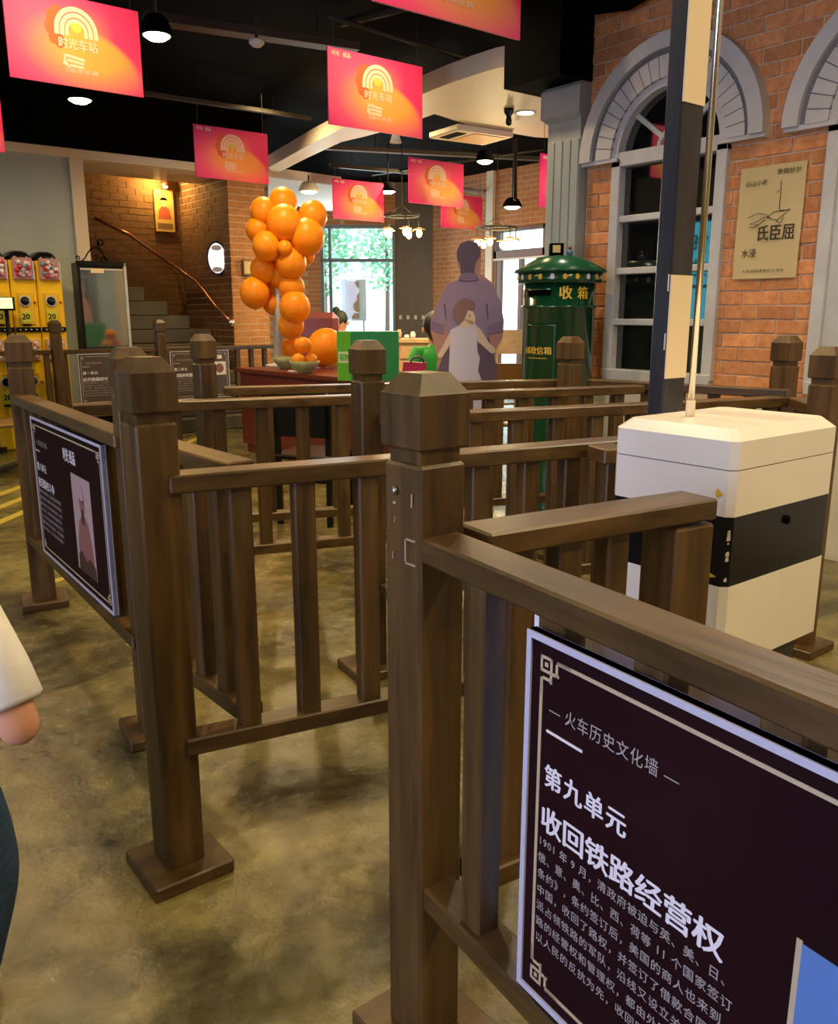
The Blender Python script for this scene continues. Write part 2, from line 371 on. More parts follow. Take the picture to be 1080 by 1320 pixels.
# back-left wall (pale blue), its cream trims, the black header above
YB = 9.6
struct('wall_far_left', (-3.3, YB, 0), (3.09, YB+0.15, 2.87), BLUEW)
struct('trim_1', (2.97, YB-0.025, 0), (3.11, YB+0.16, 2.87), TRIM, 0.004)
struct('trim_2', (-3.3, YB-0.03, 2.87), (4.95, YB+0.9, 2.96), TRIM, 0.004)
struct('wall_header', (-3.3, YB-0.01, 2.96), (5.25, YB+0.1, CEIL), BLACK)
# stairwell, pillar
struct('wall_stairwell_back', (1.6, 11.02, 0), (5.25, 11.2, CEIL), SHADEMORT)
struct('wall_stairwell_left', (1.6, YB+0.15, 0), (1.7, 11.02, CEIL), SHADEBRICK)
struct('wall_pillar', (4.76, YB+0.03, 0), (5.24, 11.0, CEIL), MORTAR)
# right brick wall, core and plaster plinth; openings for two arched windows
A1, A2 = 3.31, 1.935
def outline_hole(c, z0, zs, hw, n=18):
    return [(c-hw, z0), (c-hw, zs)]+[(c-hw*math.cos(math.pi*i/n), zs+hw*math.sin(math.pi*i/n)) for i in range(1, n)]+[(c+hw, zs), (c+hw, z0)]
core = MB()
def strip_wall(mb, y0, y1, c, hw, z0, zs, n=18):       # wall strip y0..y1 around an arched hole
    x0, x1 = WX+0.012, WX+0.2
    mb.box((x0, y0, 0), (x1, c-hw, CEIL)); mb.box((x0, c+hw, 0), (x1, y1, CEIL)); mb.box((x0, c-hw, 0), (x1, c+hw, z0))
    for i in range(n):
        t0, t1 = math.pi*i/n, math.pi*(i+1)/n
        ya, za = c-hw*math.cos(t0), zs+hw*math.sin(t0); yb, zb = c-hw*math.cos(t1), zs+hw*math.sin(t1)
        mb.add([(x0,ya,za),(x0,yb,zb),(x0,yb,CEIL),(x0,ya,CEIL),(x1,ya,za),(x1,yb,zb),(x1,yb,CEIL),(x1,ya,CEIL)],
               [(0,1,2,3),(7,6,5,4),(0,4,5,1),(3,2,6,7)])
strip_wall(core, 2.62, 3.945, A1, 0.385, 0.91, 2.24)
core.box((WX+0.012, -4, 0), (WX+0.2, 2.62, CEIL))
wr = core.build('wall_right', MORTAR, kind='structure', org=(WX, 0, 0))
box('plinth', (WX-0.012, -4, 0), (WX+0.02, 3.94, 0.80), PLAST, wr, 0.003)
# bricks of the right wall: one object each
bl, bh, jt = 0.205, 0.068, 0.010
variants = []
for i in range(6):
    q = MB(); q.box((0.004, -bl/2, -bh/2), (0.014, bl/2, bh/2), 0.0025)
    q.v = [p+Vector((random.uniform(-.0015, .0015), random.uniform(-.002, .002), random.uniform(-.002, .002))) for p in q.v]
    variants.append(q.mesh('brick', mats=[BRICK]))
half = MB().box((0.004, -bl/4+0.002, -bh/2), (0.014, bl/4-0.002, bh/2), 0.0025).mesh('brick', mats=[BRICK])
spots = []
r = 0; z = 0.84
while z < CEIL-0.02:
    gaps = []
    for c in (A2, A1):
        if z < 2.26: gaps.append((c-0.403, c+0.403))
        elif z-bh/2-2.24 < 0.58: hh = math.sqrt(max(0.0, 0.58**2-max(0, z-bh/2-2.24)**2)); gaps.append((c-hh, c+hh))
    ys = [1.0]+[v for g_ in gaps for v in g_]+[3.935]
    for k in range(0, len(ys), 2):
        y1 = ys[k+1]; y0 = ys[k]; edge = y1
        first = (3.935-y1) % (bl+jt)
        y = 3.935-(bl+jt)/2*(r % 2)-(bl+jt)*math.floor((3.935-(bl+jt)/2*(r % 2)-y1)/(bl+jt))
        while y > y0:
            a_, b_ = max(y-bl, y0+0.002), min(y, y1-0.002)
            if b_-a_ > 0.02: spots.append(((a_+b_)/2, z, b_-a_))
            y -= bl+jt
    z += bh+jt; r += 1
def visw(s):
    p = Vector((WX, s[0], s[1])); d = p-Vector((0, 0, HC)); zc = d.dot(FV); px = 540+FPX*d.dot(RV)/zc; py = 660-FPX*d.dot(UV)/zc
    inn = -20 < px < 1100 and -20 < py < 560
    return (0 if inn else 1, zc)
spots.sort(key=visw)
rest = MB()
for i, (y, z, h) in enumerate(spots):
    if i < 300:
        o = bpy.data.objects.new('brick', random.choice(variants)); COL.objects.link(o); o.parent = wr; o.scale = (1, h/bl, 1)
        o.location = (random.uniform(-.0025, .0025), y, z); o.rotation_euler = (random.uniform(-.008, .008), 0, random.uniform(-.01, .01))
    else:
        l = h/2; q = random.uniform(-.003, .003)
        rest.box((WX+0.004+q, y-l, z-bh/2), (WX+0.014, y+l, z+bh/2), 0.0025)
rest.build('brick_run', BRICK, wr, kind='stuff')
# brick facing of pillar and stairwell (each brick only some 20 px by 6 px): joined courses
def courses(mb, o, u, n, w, z0, z1, skip=None):
    o = Vector(o); u = Vector(u); n = Vector(n); k = 0; z = z0
    while z+bh < z1:
        s = -(bl+jt)/2 if k % 2 else 0.0
        while s < w:
            a, b = max(s, 0), min(s+bl, w)
            if b-a > 0.03:
                q = random.uniform(0.003, 0.008)
                t = MB().frame(o, u, n, (0, 0, 1)).box((a, -0.002, z), (b, q, z+bh)); mb.add(t.v, t.f)
            s += bl+jt
        z += bh+jt; k += 1
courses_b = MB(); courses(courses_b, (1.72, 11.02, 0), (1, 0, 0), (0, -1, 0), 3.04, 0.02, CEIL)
courses_b.build('brick_run', SHADEBRICK, bpy.data.objects['wall_stairwell_back'], kind='stuff')
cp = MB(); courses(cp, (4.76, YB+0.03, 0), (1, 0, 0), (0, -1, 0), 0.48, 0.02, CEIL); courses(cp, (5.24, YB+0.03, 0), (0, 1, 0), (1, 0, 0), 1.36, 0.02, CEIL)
cs = MB(); courses(cs, (4.76, YB+0.03, 0), (0, 1, 0), (-1, 0, 0), 1.36, 0.02, CEIL); cs.build('brick_side', SHADEBRICK, bpy.data.objects['wall_pillar'], kind='stuff')  # left face darker than the front, its shade painted into the brick
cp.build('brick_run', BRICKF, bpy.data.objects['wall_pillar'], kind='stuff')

# arched window of the right wall
def arched(name, c, blind):
    t = thing(name, (WX, c, 0.91), kind='structure')
    R0 = 0.385; zs = 2.24
    # outer moulding
    def ring(ra, rb, x0, x1, n=28, tail=0.0):
        q = MB(); vs = []; fs = []
        pts = [(-1, -tail)] if tail else []
        for i in range(n+1): pts.append((math.pi*i/n, 0))
        prof = []
        for a in [math.pi*i/n for i in range(n+1)]:
            ca, sa = -math.cos(a), math.sin(a)
            prof.append([(x0, c+ra*ca, zs+ra*sa), (x0, c+rb*ca, zs+rb*sa), (x1, c+rb*ca, zs+rb*sa), (x1, c+ra*ca, zs+ra*sa)])
        if tail:
            prof = [[(p[0], p[1], p[2]-tail) for p in prof[0]]]+prof+[[(p[0], p[1], p[2]-tail) for p in prof[-1]]]
        for p in prof: vs += p
        m = len(prof)
        for i in range(m-1):
            for k in range(4): fs.append((i*4+k, i*4+(k+1) % 4, i*4+4+(k+1) % 4, i*4+4+k))
        fs.append((0, 1, 2, 3)); fs.append((4*m-1, 4*m-2, 4*m-3, 4*m-4))
        return q.add(vs, fs)
    ring(0.55, 0.635, WX-0.075, WX+0.02).build('outer_moulding', GREYP, t)
    ring(0.515, 0.555, WX-0.045, WX+0.02).build('groove_band', SLATEG, t)
    n = 22
    for i in range(n):
        a0, a1 = math.pi*i/n+0.006, math.pi*(i+1)/n-0.006
        vs = []
        for x in (WX-0.055, WX+0.02):
            for rr, a in ((0.40, a0), (0.52, a0), (0.52, a1), (0.40, a1)): vs.append((x, c-rr*math.cos(a), zs+rr*math.sin(a)))
        MB().add(vs, [(0,1,2,3),(7,6,5,4),(0,4,5,1),(1,5,6,2),(2,6,7,3),(3,7,4,0)]).build('arch_block', GREYP, t)
    ring(0.40, 0.52, WX-0.048, WX+0.018).build('arch_backing', SLATEG, t)
    ring(0.355, 0.402, WX-0.035, WX+0.09, tail=0.0).build('arch_frame', GREYP, t)
    fr = MB()
    for s in (-1, 1): fr.box((WX-0.03, c+s*0.372-0.034, 0.91), (WX+0.09, c+s*0.372+0.034, zs), 0.004)
    fr.box((WX-0.03, c-0.406, zs-0.05), (WX+0.09, c+0.406, zs+0.034), 0.004)
    fr.box((WX-0.035, c-0.398, 0.88), (WX+0.09, c+0.398, 0.95), 0.004)
    fr.build('window_frame', GREYP, t)
    for s in (-1, 1):
        ya, yb = sorted((c+s*0.352, c+s*0.635)); box('impost', (WX-0.05, ya, zs-0.02), (WX+0.02, yb, zs+0.004), GREYP, t)
    if blind:
        box('blind_panel', (WX+0.0, c-0.36, 0.95), (WX+0.012, c+0.36, zs+0.0), GREYP, t)
        q = MB().frame((WX, c, zs), (0, 1, 0), (0, 0, 1), (1, 0, 0)); q.prism(ell(0, 0, 0.37, 0.37, 20, 0, math.pi), 0.0, 0.012); q.build('blind_fan', GREYP, t)
        return t
    for z in (1.88, 1.565, 1.25): box('mullion', (WX-0.015, c-0.36, z-0.02), (WX+0.06, c+0.36, z+0.02), GREYP, t, 0.004)
    box('mullion', (WX-0.012, c-0.018, 0.95), (WX+0.058, c+0.018, zs-0.05), GREYP, t, 0.004)
    for a in (math.radians(42), math.radians(90), math.radians(138)):
        MB().bar((WX+0.03, c-0.08*math.cos(a), zs+0.03+0.08*math.sin(a)), (WX+0.03, c-0.36*math.cos(a), zs+0.36*math.sin(a)), 0.03, 0.03, 0.003).build('fan_bar', GREYP, t)
    ringh = MB().tube([(WX+0.03, c-0.10*math.cos(math.pi*i/10), zs+0.03+0.10*math.sin(math.pi*i/10)) for i in range(11)], 0.014, 6); ringh.build('fan_hub', GREYP, t)
    zz = (0.95, 1.23, 1.27, 1.545, 1.585, 1.86, 1.90, 2.19)
    for i in range(4):
        for s in (0, 1):
            y0 = c-0.342+s*0.36; MB().box((WX+0.03, y0, zz[2*i]), (WX+0.036, y0+0.324, zz[2*i+1])).build('glass_pane', WGLASS, t)
    q = MB().frame((WX+0.03, c, zs+0.03), (0, 1, 0), (0, 0, 1), (1, 0, 0)); q.prism(ell(0, 0, 0.352, 0.33, 20, 0, math.pi), 0.0, 0.006); q.build('fan_glass', WGLASS, t)
    return t
SLATEG = mat('slate_grey_paint', (0.16, 0.16, 0.18), 0.6)
WGLASS = mat('dark_reflecting_glass', (0.006, 0.007, 0.008), 0.03); WGLASS.node_tree.nodes['Principled BSDF'].inputs['IOR'].default_value = 2.3
arched('window_1', A1, False); arched('window_2', A2, True)
# the dim room behind window 1 is dark: closed off by a wall
struct('wall_right_room', (WX+0.9, 1.0, 0), (WX+1.0, 3.945, CEIL), BLACK)
struct('wall_right_end', (WX+0.2, 3.945, 0), (WX+1.0, 4.0, CEIL), MORTAR)
# fluted grey column with capital at the end of the brick wall
col = thing('trim_3', (4.5, 4.09, 0), kind='structure')
c0, c1 = (4.31, 4.03), (4.60, 4.32)
pts = []
box('shaft_core', (4.438, 3.952, 0.0), (4.70, 4.235, 2.60), COLG, col)
for i in range(4):
    y = 3.952+i*0.0708; box('flute', (4.43, y+0.006, 0.25), (4.44, y+0.065, 2.40), COLG, col, 0.003)
cap = MB(); 
for (z0, z1, e0, e1) in ((2.52, 2.55, 0.0, 0.034), (2.55, 2.71, 0.034, 0.034), (2.71, 2.735, 0.034, 0.012)):
    cap.add([(4.432-e0,3.946-e0*.3,z0),(4.7,3.946-e0*.3,z0),(4.7,4.238+e0,z0),(4.432-e0,4.238+e0,z0),(4.432-e1,3.946-e1*.3,z1),(4.7,3.946-e1*.3,z1),(4.7,4.238+e1,z1),(4.432-e1,4.238+e1,z1)],
      [(0,3,2,1),(4,5,6,7),(0,1,5,4),(1,2,6,5),(2,3,7,6),(3,0,4,7)])
cap.build('capital', COLG, col)
box('column_base', (4.40, 3.94, 0), (4.7, 4.27, 0.22), COLG, col, 0.01)
# black beam that rests on the column and the black ceiling boards near the wall
struct('trim_4', (4.20, 3.93, 2.737), (4.75, 4.42, CEIL), BLACK)
bs = MB()
bs.tube([(4.40, 3.98, 3.16), (4.40, 3.6, 3.10), (4.40, 3.3, 3.16), (4.40, 2.6, 3.30), (4.40, 1.2, 3.36)], 0.06, 10)
bs.build('cable_hose', BLACK, None, 'black sagging cable hose along the top of the right brick wall', 'hose')
# cream dropped ceiling ribbon with its curved front edge
zs = 3.06
rib_px = [(346,216),(400,186),(440,166),(480,148),(545,121),(575,109),(610,97),(640,88),(658,85),(674,88),(686,95),(696,107),(704,122),(712,150),(714,178),(690,177),(660,172),(600,160),(570,150),(560,147),(540,154),(500,168),(470,176),(440,183),(395,204),(352,226)]
poly = [onz(x, y, zs) for x, y in rib_px]
q = MB(); q.prism([(p.x, p.y) for p in poly], zs, zs+0.14); q.build('ceiling_ribbon', TRIM, kind='structure')
bpy.data.objects['ceiling_ribbon'].name = 'trim_6'
# white ceiling patch near the far window, with a glass beam seam
poly = [onz(x, y, 3.0) for x, y in ((346,228),(440,240),(440,276),(400,268),(346,262))]
q = MB(); q.prism([(p.x, p.y) for p in poly], 3.0, 3.12); q.build('trim_7', PLAST, kind='structure')
# far walls: window wall facing the photographer, brick wall on the right with the door
FW = FH*15.5
def fw(s, z, d=0.0): p = FW+RV*s+FH*d; return Vector((p.x, p.y, z))
def fwbox(name, s0, s1, z0, z1, m, parent=None, d0=0.0, d1=0.2, **k):
    return MB().frame(FW, RV, FH, (0, 0, 1)).box((s0, d0, z0), (s1, d1, z1), k.pop('ch', 0.0)).build(name, m, parent, **k)
WIN0, WIN1, ZW0, ZW1 = -1.72, -0.415, 0.55, 2.80
GREYW = noisy('grey_brown_panel', (0.12, 0.10, 0.085), (0.15, 0.125, 0.105), 0.6, (4, 4, 1))
wf = MB().frame(FW, RV, FH, (0, 0, 1))
for a in ((-3.2, WIN0, 0, CEIL), (WIN0, WIN1, 0, ZW0), (WIN0, WIN1, ZW1, CEIL)): wf.box((a[0], 0, a[2]), (a[1], 0.2, a[3]))
wf.build('wall_far', FBRICK, kind='structure')
fwbox('wall_far_panel', WIN1, 0.24, 0, CEIL, GREYW, kind='structure')
w2 = thing('window_4', fw((WIN0+WIN1)/2, ZW0), kind='structure')
q = MB().frame(FW, RV, FH, (0, 0, 1))
for s in (WIN0, WIN0+0.14, WIN1-0.05): q.box((s, -0.03, ZW0), (s+0.05, 0.12, ZW1), 0.004)
for z in (ZW0, ZW1-0.05, 2.19): q.box((WIN0, -0.03, z), (WIN1, 0.12, z+0.05), 0.004)
q.build('window_frame', mat('grey_aluminium', (0.16, 0.19, 0.2), 0.4), w2)
fwbox('glass_pane', WIN0+0.05, WIN1-0.05, ZW0+0.05, 2.19, GLASSD, w2, 0.05, 0.056)
fwbox('glass_pane', WIN0+0.05, WIN1-0.05, 2.24, ZW1-0.05, GLASSD, w2, 0.05, 0.056)
XB = 9.8; D0, D1, DZ = 9.30, 10.45, 2.62
wb_ = MB()
wb_.box((XB, D1, 0), (XB+0.2, 12.2, CEIL)); wb_.box((XB, 2.5, 0), (XB+0.2, D0, CEIL)); wb_.box((XB, D0, DZ), (XB+0.2, D1, CEIL))
wb_.build('wall_far_right', FBRICK, kind='structure')
we = MB()
for a, b in (((5.4, 2.4, 0), (5.8, 2.5, CEIL)), ((8.8, 2.4, 0), (10, 2.5, CEIL)), ((5.8, 2.4, 0), (8.8, 2.5, 0.6)), ((5.8, 2.4, 2.75), (8.8, 2.5, CEIL))): we.box(a, b)
we.build('wall_end_right', PLAST, kind='structure')
w5 = thing('window_5', (7.3, 2.45, 0.6), kind='structure'); q = MB()
for x in (5.8, 6.8, 7.75, 8.74): q.box((x, 2.42, 0.6), (x+0.06, 2.5, 2.75), 0.004)
for z in (0.6, 2.69): q.box((5.8, 2.42, z), (8.8, 2.5, z+0.06), 0.004)
q.build('window_frame', BLACKG, w5); box('glass_pane', (5.84, 2.45, 0.64), (8.76, 2.456, 2.71), GLASSD, w5)
struct('wall_side_passage', (5.4, -4, 0), (5.5, 2.45, CEIL), PLAST)
d1 = thing('door_1', (XB, (D0+D1)/2, 0), kind='structure')
DFR = mat('brown_door_frame', (0.16, 0.07, 0.04), 0.4)
q = MB()
for a, b in (((XB-0.03, D0, 0), (XB+0.1, D0+0.07, DZ)), ((XB-0.03, D1-0.07, 0), (XB+0.1, D1, DZ)), ((XB-0.03, D0, DZ-0.06), (XB+0.1, D1, DZ)), ((XB-0.03, D0, 2.16), (XB+0.1, D1, 2.28)), ((XB-0.02, D0+0.07, 0), (XB+0.08, D1-0.07, 0.16))): q.box(a, b, 0.004)
q.build('door_frame', DFR, d1)
box('trim_strip', (XB-0.034, D0, 2.13), (XB-0.02, D1, 2.16), PLAST, d1)
q = MB(); q.box((XB-0.02, D1-0.17, 0.16), (XB+0.05, D1-0.07, 2.16), 0.004); q.box((XB-0.02, D0+0.50, 0.16), (XB+0.05, D0+0.58, 2.16), 0.004); q.box((XB-0.02, D0+0.07, 1.0), (XB+0.05, D1-0.07, 1.05), 0.004)
q.build('door_leaf', DFR, d1)
box('glass_pane', (XB+0.02, D0+0.07, 0.16), (XB+0.026, D1-0.07, 2.16), GLASSD, d1)
box('glass_pane', (XB+0.02, D0+0.07, 2.28), (XB+0.026, D1-0.07, 2.56), GLASSD, d1)
box('door_post', (XB-0.06, D1, 0), (XB+0.0, D1+0.16, CEIL), TRIM, d1, 0.004)
# outside: paved ground, lawn, hedge and trees in daylight
PAVE = noisy('pale_paving', (0.55, 0.55, 0.55), (0.65, 0.65, 0.64), 0.8, (3, 3, 3))
LAWN = noisy('lawn_green', (0.12, 0.30, 0.05), (0.25, 0.45, 0.10), 0.9, (6, 6, 6))
LEAF = noisy('hazed_tree_leaf', (0.22, 0.45, 0.25), (0.42, 0.66, 0.45), 0.8, (5, 5, 5))  # paled so the trees look hazy, haze put into the colour
MB().frame(FH*15.72, RV, FH, (0, 0, 1)).box((-12, 0, -0.15), (0.2, 30, -0.03)).build('pavement_outside', PAVE, None, kind='structure')
bpy.data.objects['pavement_outside'].name = 'floor_outside'
box('floor_terrace', (10.0, 2.5, -0.15), (40, 22, -0.03), PAVE, kind='structure')
def tree(s, d, h, r, nm, label):
    p = FH*d+RV*s; t = thing('tree', (p.x, p.y, -0.03), label, 'tree', 'trees outside the far window')
    MB().tube([(p.x, p.y, -0.03), (p.x+.05, p.y, h*0.4), (p.x, p.y+.1, h*0.8)], [0.14, 0.11, 0.06], 8).build('trunk', DFR, t)
    q = MB()
    for i in range(1800):
        a = random.uniform(0, 6.28); b = random.uniform(-1, 1); k = random.random()**0.4; cb_ = math.sqrt(1-b*b)
        c = Vector((p.x+r*k*cb_*math.cos(a), p.y+r*k*cb_*math.sin(a), h*0.68+b*k*h*0.38)); s = random.uniform(0.08, 0.2)
        e1 = Vector((random.gauss(0, 1), random.gauss(0, 1), random.gauss(0, 1))).normalized(); e2 = e1.orthogonal().normalized()
        q.add([c-e1*s, c+e2*s*.6, c+e1*s, c-e2*s*.6], [(0, 1, 2, 3)])
    q.build('foliage', LEAF, t, kind='stuff')
tree(-3.9, 36, 6.4, 1.5, 'a', 'broad leafy green tree outside the left half of the far window')
tree(-1.6, 44, 7.4, 1.6, 'b', 'leafy green tree outside the right half of the far window')
tree(-8.2, 34, 5.5, 1.8, 'c', 'leafy tree partly hidden by the left edge of the far window')
p = FH*22+RV*-1.6
box('lawn', (p.x-3, p.y-1.4, -0.04), (p.x+3, p.y+1.4, 0.02), LAWN, None, 0.0, label='bright lawn strip outside the far window', cat='lawn', kind='stuff')
p = FH*19.5+RV*-1.45
pk = thing('notice_board', (p.x, p.y, -0.03), 'pale notice board on posts outside the far window', 'notice board')
q = MB().frame(p, RV, FH, (0, 0, 1)); q.box((-0.28, 0, 1.15), (0.28, 0.05, 2.05), 0.01); q.build('board', PLAST, pk)
q = MB().frame(p, RV, FH, (0, 0, 1)); q.box((-0.12, -0.01, 1.2), (0.12, 0.0, 2.0)); q.build('poster', mat('rust_poster', (0.45, 0.22, 0.12), 0.6), pk)
for s in (-0.22, 0.2): q = MB().frame(p, RV, FH, (0, 0, 1)); q.box((s, 0, -0.03), (s+0.03, 0.04, 1.16)); q.build('leg', PIPE, pk)
# lit cyan shop sign on the left wall (it shows in the glass of the arched window)
CYAN = mat('lit_cyan', (0.1, 0.5, 0.6), emit=(0.10, 0.62, 0.80), es=2.4)
ls = thing('lightbox_sign', (-3.1, 8.4, 1.2), 'cyan lit shop sign on the left wall, seen mirrored in the arched window', 'sign')
box('housing', (-3.149, 7.55, 1.15), (-3.06, 9.575, 2.75), BLACKG, ls)
box('lit_panel', (-3.06, 7.6, 1.75), (-3.052, 8.5, 2.7), CYAN, ls); box('lit_panel', (-3.06, 8.55, 1.25), (-3.052, 9.56, 1.78), CYAN, ls); box('lit_panel', (-3.06, 7.6, 1.2), (-3.052, 8.5, 1.7), CYAN, ls)
for tx, y, z, sz, w in (('时光', 8.42, 2.25, 0.34, 0.7), ('车站', 8.42, 1.85, 0.34, 0.7), ('火车文化', 9.50, 1.54, 0.2, 0.85), ('纸品茶饮', 9.50, 1.32, 0.18, 0.85)):
    q = MB(); put_text(q, tx, sz, (-3.052, y, z), (0, -1, 0), (0, 0, 1), (1, 0, 0), 0.02, 1.0, 0.002, width=w); q.build('sign_lettering', BLACK, ls)
# stairs in the recess
st = thing('staircase', (4.0, 10.3, 0), 'dark wooden staircase climbing left inside the brick recess', 'staircase')
for i in range(13):
    z = 0.16*(i+1)
    if i < 6: a, b = (3.35, 9.05+0.15*i, 0), (4.68, 9.95, z) 
    else: a, b = (1.75, 9.95, 0 if i == 6 else z-0.18), (4.62-0.27*(i-6), 10.98, z)
    if i < 6: a, b = (3.35, 9.05+0.15*i, z-0.16), (4.68, 9.95, z)
    else: a, b = (1.75, 9.96, z-0.16), (4.62-0.27*(i-6), 10.98, z)
    box('step', a, b, STONE, st, 0.012)
MB().box((1.75, 9.98, 0.005), (4.6, 10.98, 0.97)).build('stringer', STONE, st)
def ony(px, py, yv): r = ray(px, py); return Vector((0, 0, HC))+r*(yv/r.y)
def onx(px, py, xv): r = ray(px, py); return Vector((0, 0, HC))+r*(xv/r.x)
hr_pts = [ony(122, 281, 10.93), ony(168, 303, 10.93), ony(213, 335, 10.93), ony(232, 348, 10.9), onx(252, 362, 4.70), onx(263, 375, 4.70), onx(278, 395, 4.69), onx(297, 415, 4.70)]
MB().tube(hr_pts, 0.022, 8).build('handrail', mat('copper_brown_rail', (0.30, 0.12, 0.06), 0.25, 0.6), st)
pb = onx(298, 416, 4.72); MB().ball(pb, 0.05, 10, 8).build('rail_bracket', STEEL, st)
# ------------------------------------------------------------------ railings of the queue maze
STEELD = mat('dull_bolt', (0.30, 0.28, 0.28), 0.35, 0.9); SCUFF = mat('pale_scuff', (0.34, 0.26, 0.19), 0.7)
def woodmat(a, b):
    d = Vector(b)-Vector(a); return WOODX if abs(d.x) > abs(d.y) else WOODY
def post(t, x, y, yaw=0.0, top=1.21, w=0.092):
    u = Vector((math.cos(yaw), math.sin(yaw), 0)); v = Vector((-math.sin(yaw), math.cos(yaw), 0)); k = Vector((0, 0, 1)); o = Vector((x, y, 0))
    h = w/2; dz = top-1.21
    p = MB().frame(o, u, v, k).box((-h, -h, 0.03), (h, h, 1.076+dz), 0.005).build('post', WOODZ, t)
    q = MB().frame(o, u, v, k); q.box((-h*.84, -h*.84, 1.07+dz), (h*.84, h*.84, 1.105+dz)); q.build('post_neck', WOODZ, p)
    q = MB().frame(o, u, v, k); e = h*1.07; i = h*0.60
    z0, z1, z2 = 1.098+dz, 1.184+dz, 1.213+dz; b = 0.004
    rings = [(e-b, z0), (e, z0+b), (e, z1-b*.5), (e-b*.4, z1), (i, z2)]
    vs = []; fs = []
    for r, z in rings: vs += [(-r, -r, z), (r, -r, z), (r, r, z), (-r, r, z)]
    for j in range(len(rings)-1):
        for s in range(4): fs.append((4*j+s, 4*j+(s+1) % 4, 4*j+4+(s+1) % 4, 4*j+4+s))
    fs += [(3, 2, 1, 0), (4*len(rings)-4, 4*len(rings)-3, 4*len(rings)-2, 4*len(rings)-1)]
    q.add(vs, fs).build('post_cap', WOODZ, p)
    q = MB().frame(o, u, v, k); q.box((-0.097, -0.097, 0.0), (0.097, 0.097, 0.034), 0.004); q.build('base_plate', WOODX, p)
    return p
def railing(label, a, b, posts, bal, zt=0.965, wt=0.078, lo=0.35, stub=None, bw=0.051, bd=0.042, a2=None, b2=None):
    base = posts[0][:2] if posts else (a[0], a[1])
    t = thing('wooden_railing', (base[0], base[1], 0), label, 'railing', 'wooden railings of the queue maze')
    a = Vector((a[0], a[1], 0)); b = Vector((b[0], b[1], 0)); d = (b-a).normalized(); L = (b-a).length
    m = woodmat(a, b)
    MB().bar(a+Vector((0, 0, zt-0.02)), b+Vector((0, 0, zt-0.02)), wt, 0.040, 0.004).build('top_rail', m, t)
    MB().bar(a+Vector((0, 0, lo-0.021)), b+Vector((0, 0, lo-0.021)), 0.066, 0.042, 0.004).build('bottom_rail', m, t)
    s = d.cross(Vector((0, 0, 1)))
    for x in bal:
        o = a+d*x
        MB().frame(o, d, s, (0, 0, 1)).box((-bw/2, -bd/2, lo-0.004), (bw/2, bd/2, zt-0.038), 0.004).build('baluster', WOODZ, t)
    for p in posts: post(t, *p)
    return t
def spread(L, first, pitch):
    r = []; x = first
    while x < L-0.04: r.append(x); x += pitch
    return r
def plen(a, b): return math.hypot(b[0]-a[0], b[1]-a[1])
# A: from the left front post, behind the big front post, to the crossing box
A0, A1_ = (0.69, 1.753), (1.93, 1.49)
railing('railing behind the big front post, its capped post at left on a square base plate', A0, A1_, [(0.668, 1.775)], [0.155, 0.305, 0.465, 0.62, 0.775, 0.93, 1.06, 1.19])
# stub from A to the back of the box
S0, S1 = (1.765, 1.46), (1.735, 1.375)
t = railing('short stub of brown railing joining the second railing behind the white crossing box', S0, S1, [], [0.05])
# B: nearest, runs towards the viewer with the big board
B0, B1 = (0.822, 0.995), (0.62, -0.75)
railing('nearest brown railing, carrying the large maroon board, with the big capped front post', B0, B1, [(0.826, 1.031)], spread(1.75, 0.13, 0.168), wt=0.074)
# bolt head, chipped paint and the tenon outline on the front post's left face
fp = bpy.data.objects['wooden_railing.002']
PX = 0.826-0.046
q = MB().frame((PX-0.002, 1.045, 1.032), (0, -1, 0), (0, 0, 1), (-1, 0, 0)); q.lathe([(0.007, 0), (0.007, 0.003), (0.004, 0.0055), (0.0, 0.006)], 12); q.build('post_bolt', STEELD, fp)
for (y, z, w_, h_) in ((1.047, 1.012, 0.010, 0.004), (1.003, 1.022, 0.004, 0.022), (1.052, 0.925, 0.003, 0.012), (1.046, 0.985, 0.002, 0.010)):
    q = MB().frame((PX-0.0015, y, z), (0, -1, 0), (0, 0, 1), (-1, 0, 0)); q.prism([(-w_/2, -h_/2), (w_*.4, -h_*.45), (w_/2, h_*.4), (-w_*.3, h_/2)], 0, 0.0012); q.build('paint_scuff', SCUFF, fp)
q = MB()
for (y0, y1, z0, z1) in ((1.022, 0.996, 0.957, 0.960), (1.022, 0.996, 0.918, 0.921), (1.022, 1.019, 0.918, 0.960)): q.box((PX-0.002, y1, z0), (PX+0.001, y0, z1))
q.build('tenon_outline', SCUFF, fp)
# C: short one right of the front post ending at the box
C0, C1 = (0.89, 0.985), (1.405, 0.915)
tC = railing('short railing from the front post to the white cabinet, ending in an uncapped post', C0, C1, [], [0.085, 0.19, 0.30], wt=0.092)
MB().frame((1.352, 0.922, 0), (0.99, -0.13, 0), (0.13, 0.99, 0), (0, 0, 1)).box((-0.05, -0.045, 0), (0.05, 0.045, 0.918), 0.005).build('end_post', WOODZ, tC)
# D: left railing with the portrait board
D0_, D1_ = (0.935, 3.96), (0.85, 2.43)
railing('brown railing at left carrying the board with the old man portrait', D0_, D1_, [(0.955, 3.985, -0.2, 1.21, 0.1), (0.882, 2.465, -0.15, 1.205, 0.096)], spread(1.45, 0.13, 0.168))
# E: short link from the second left post to A
E0, E1 = (0.878, 2.42), (0.888, 1.80)
railing('short scuffed railing running back from the left front post to the post behind it', E0, E1, [], [0.10, 0.24, 0.37, 0.50])
# G: crosses behind, from D to the railing along the wall
G0, G1 = (0.98, 3.37), (3.42, 2.60)
railing('long brown railing crossing the middle behind the small centre post', G0, G1, [], spread(2.5, 0.2, 0.172))
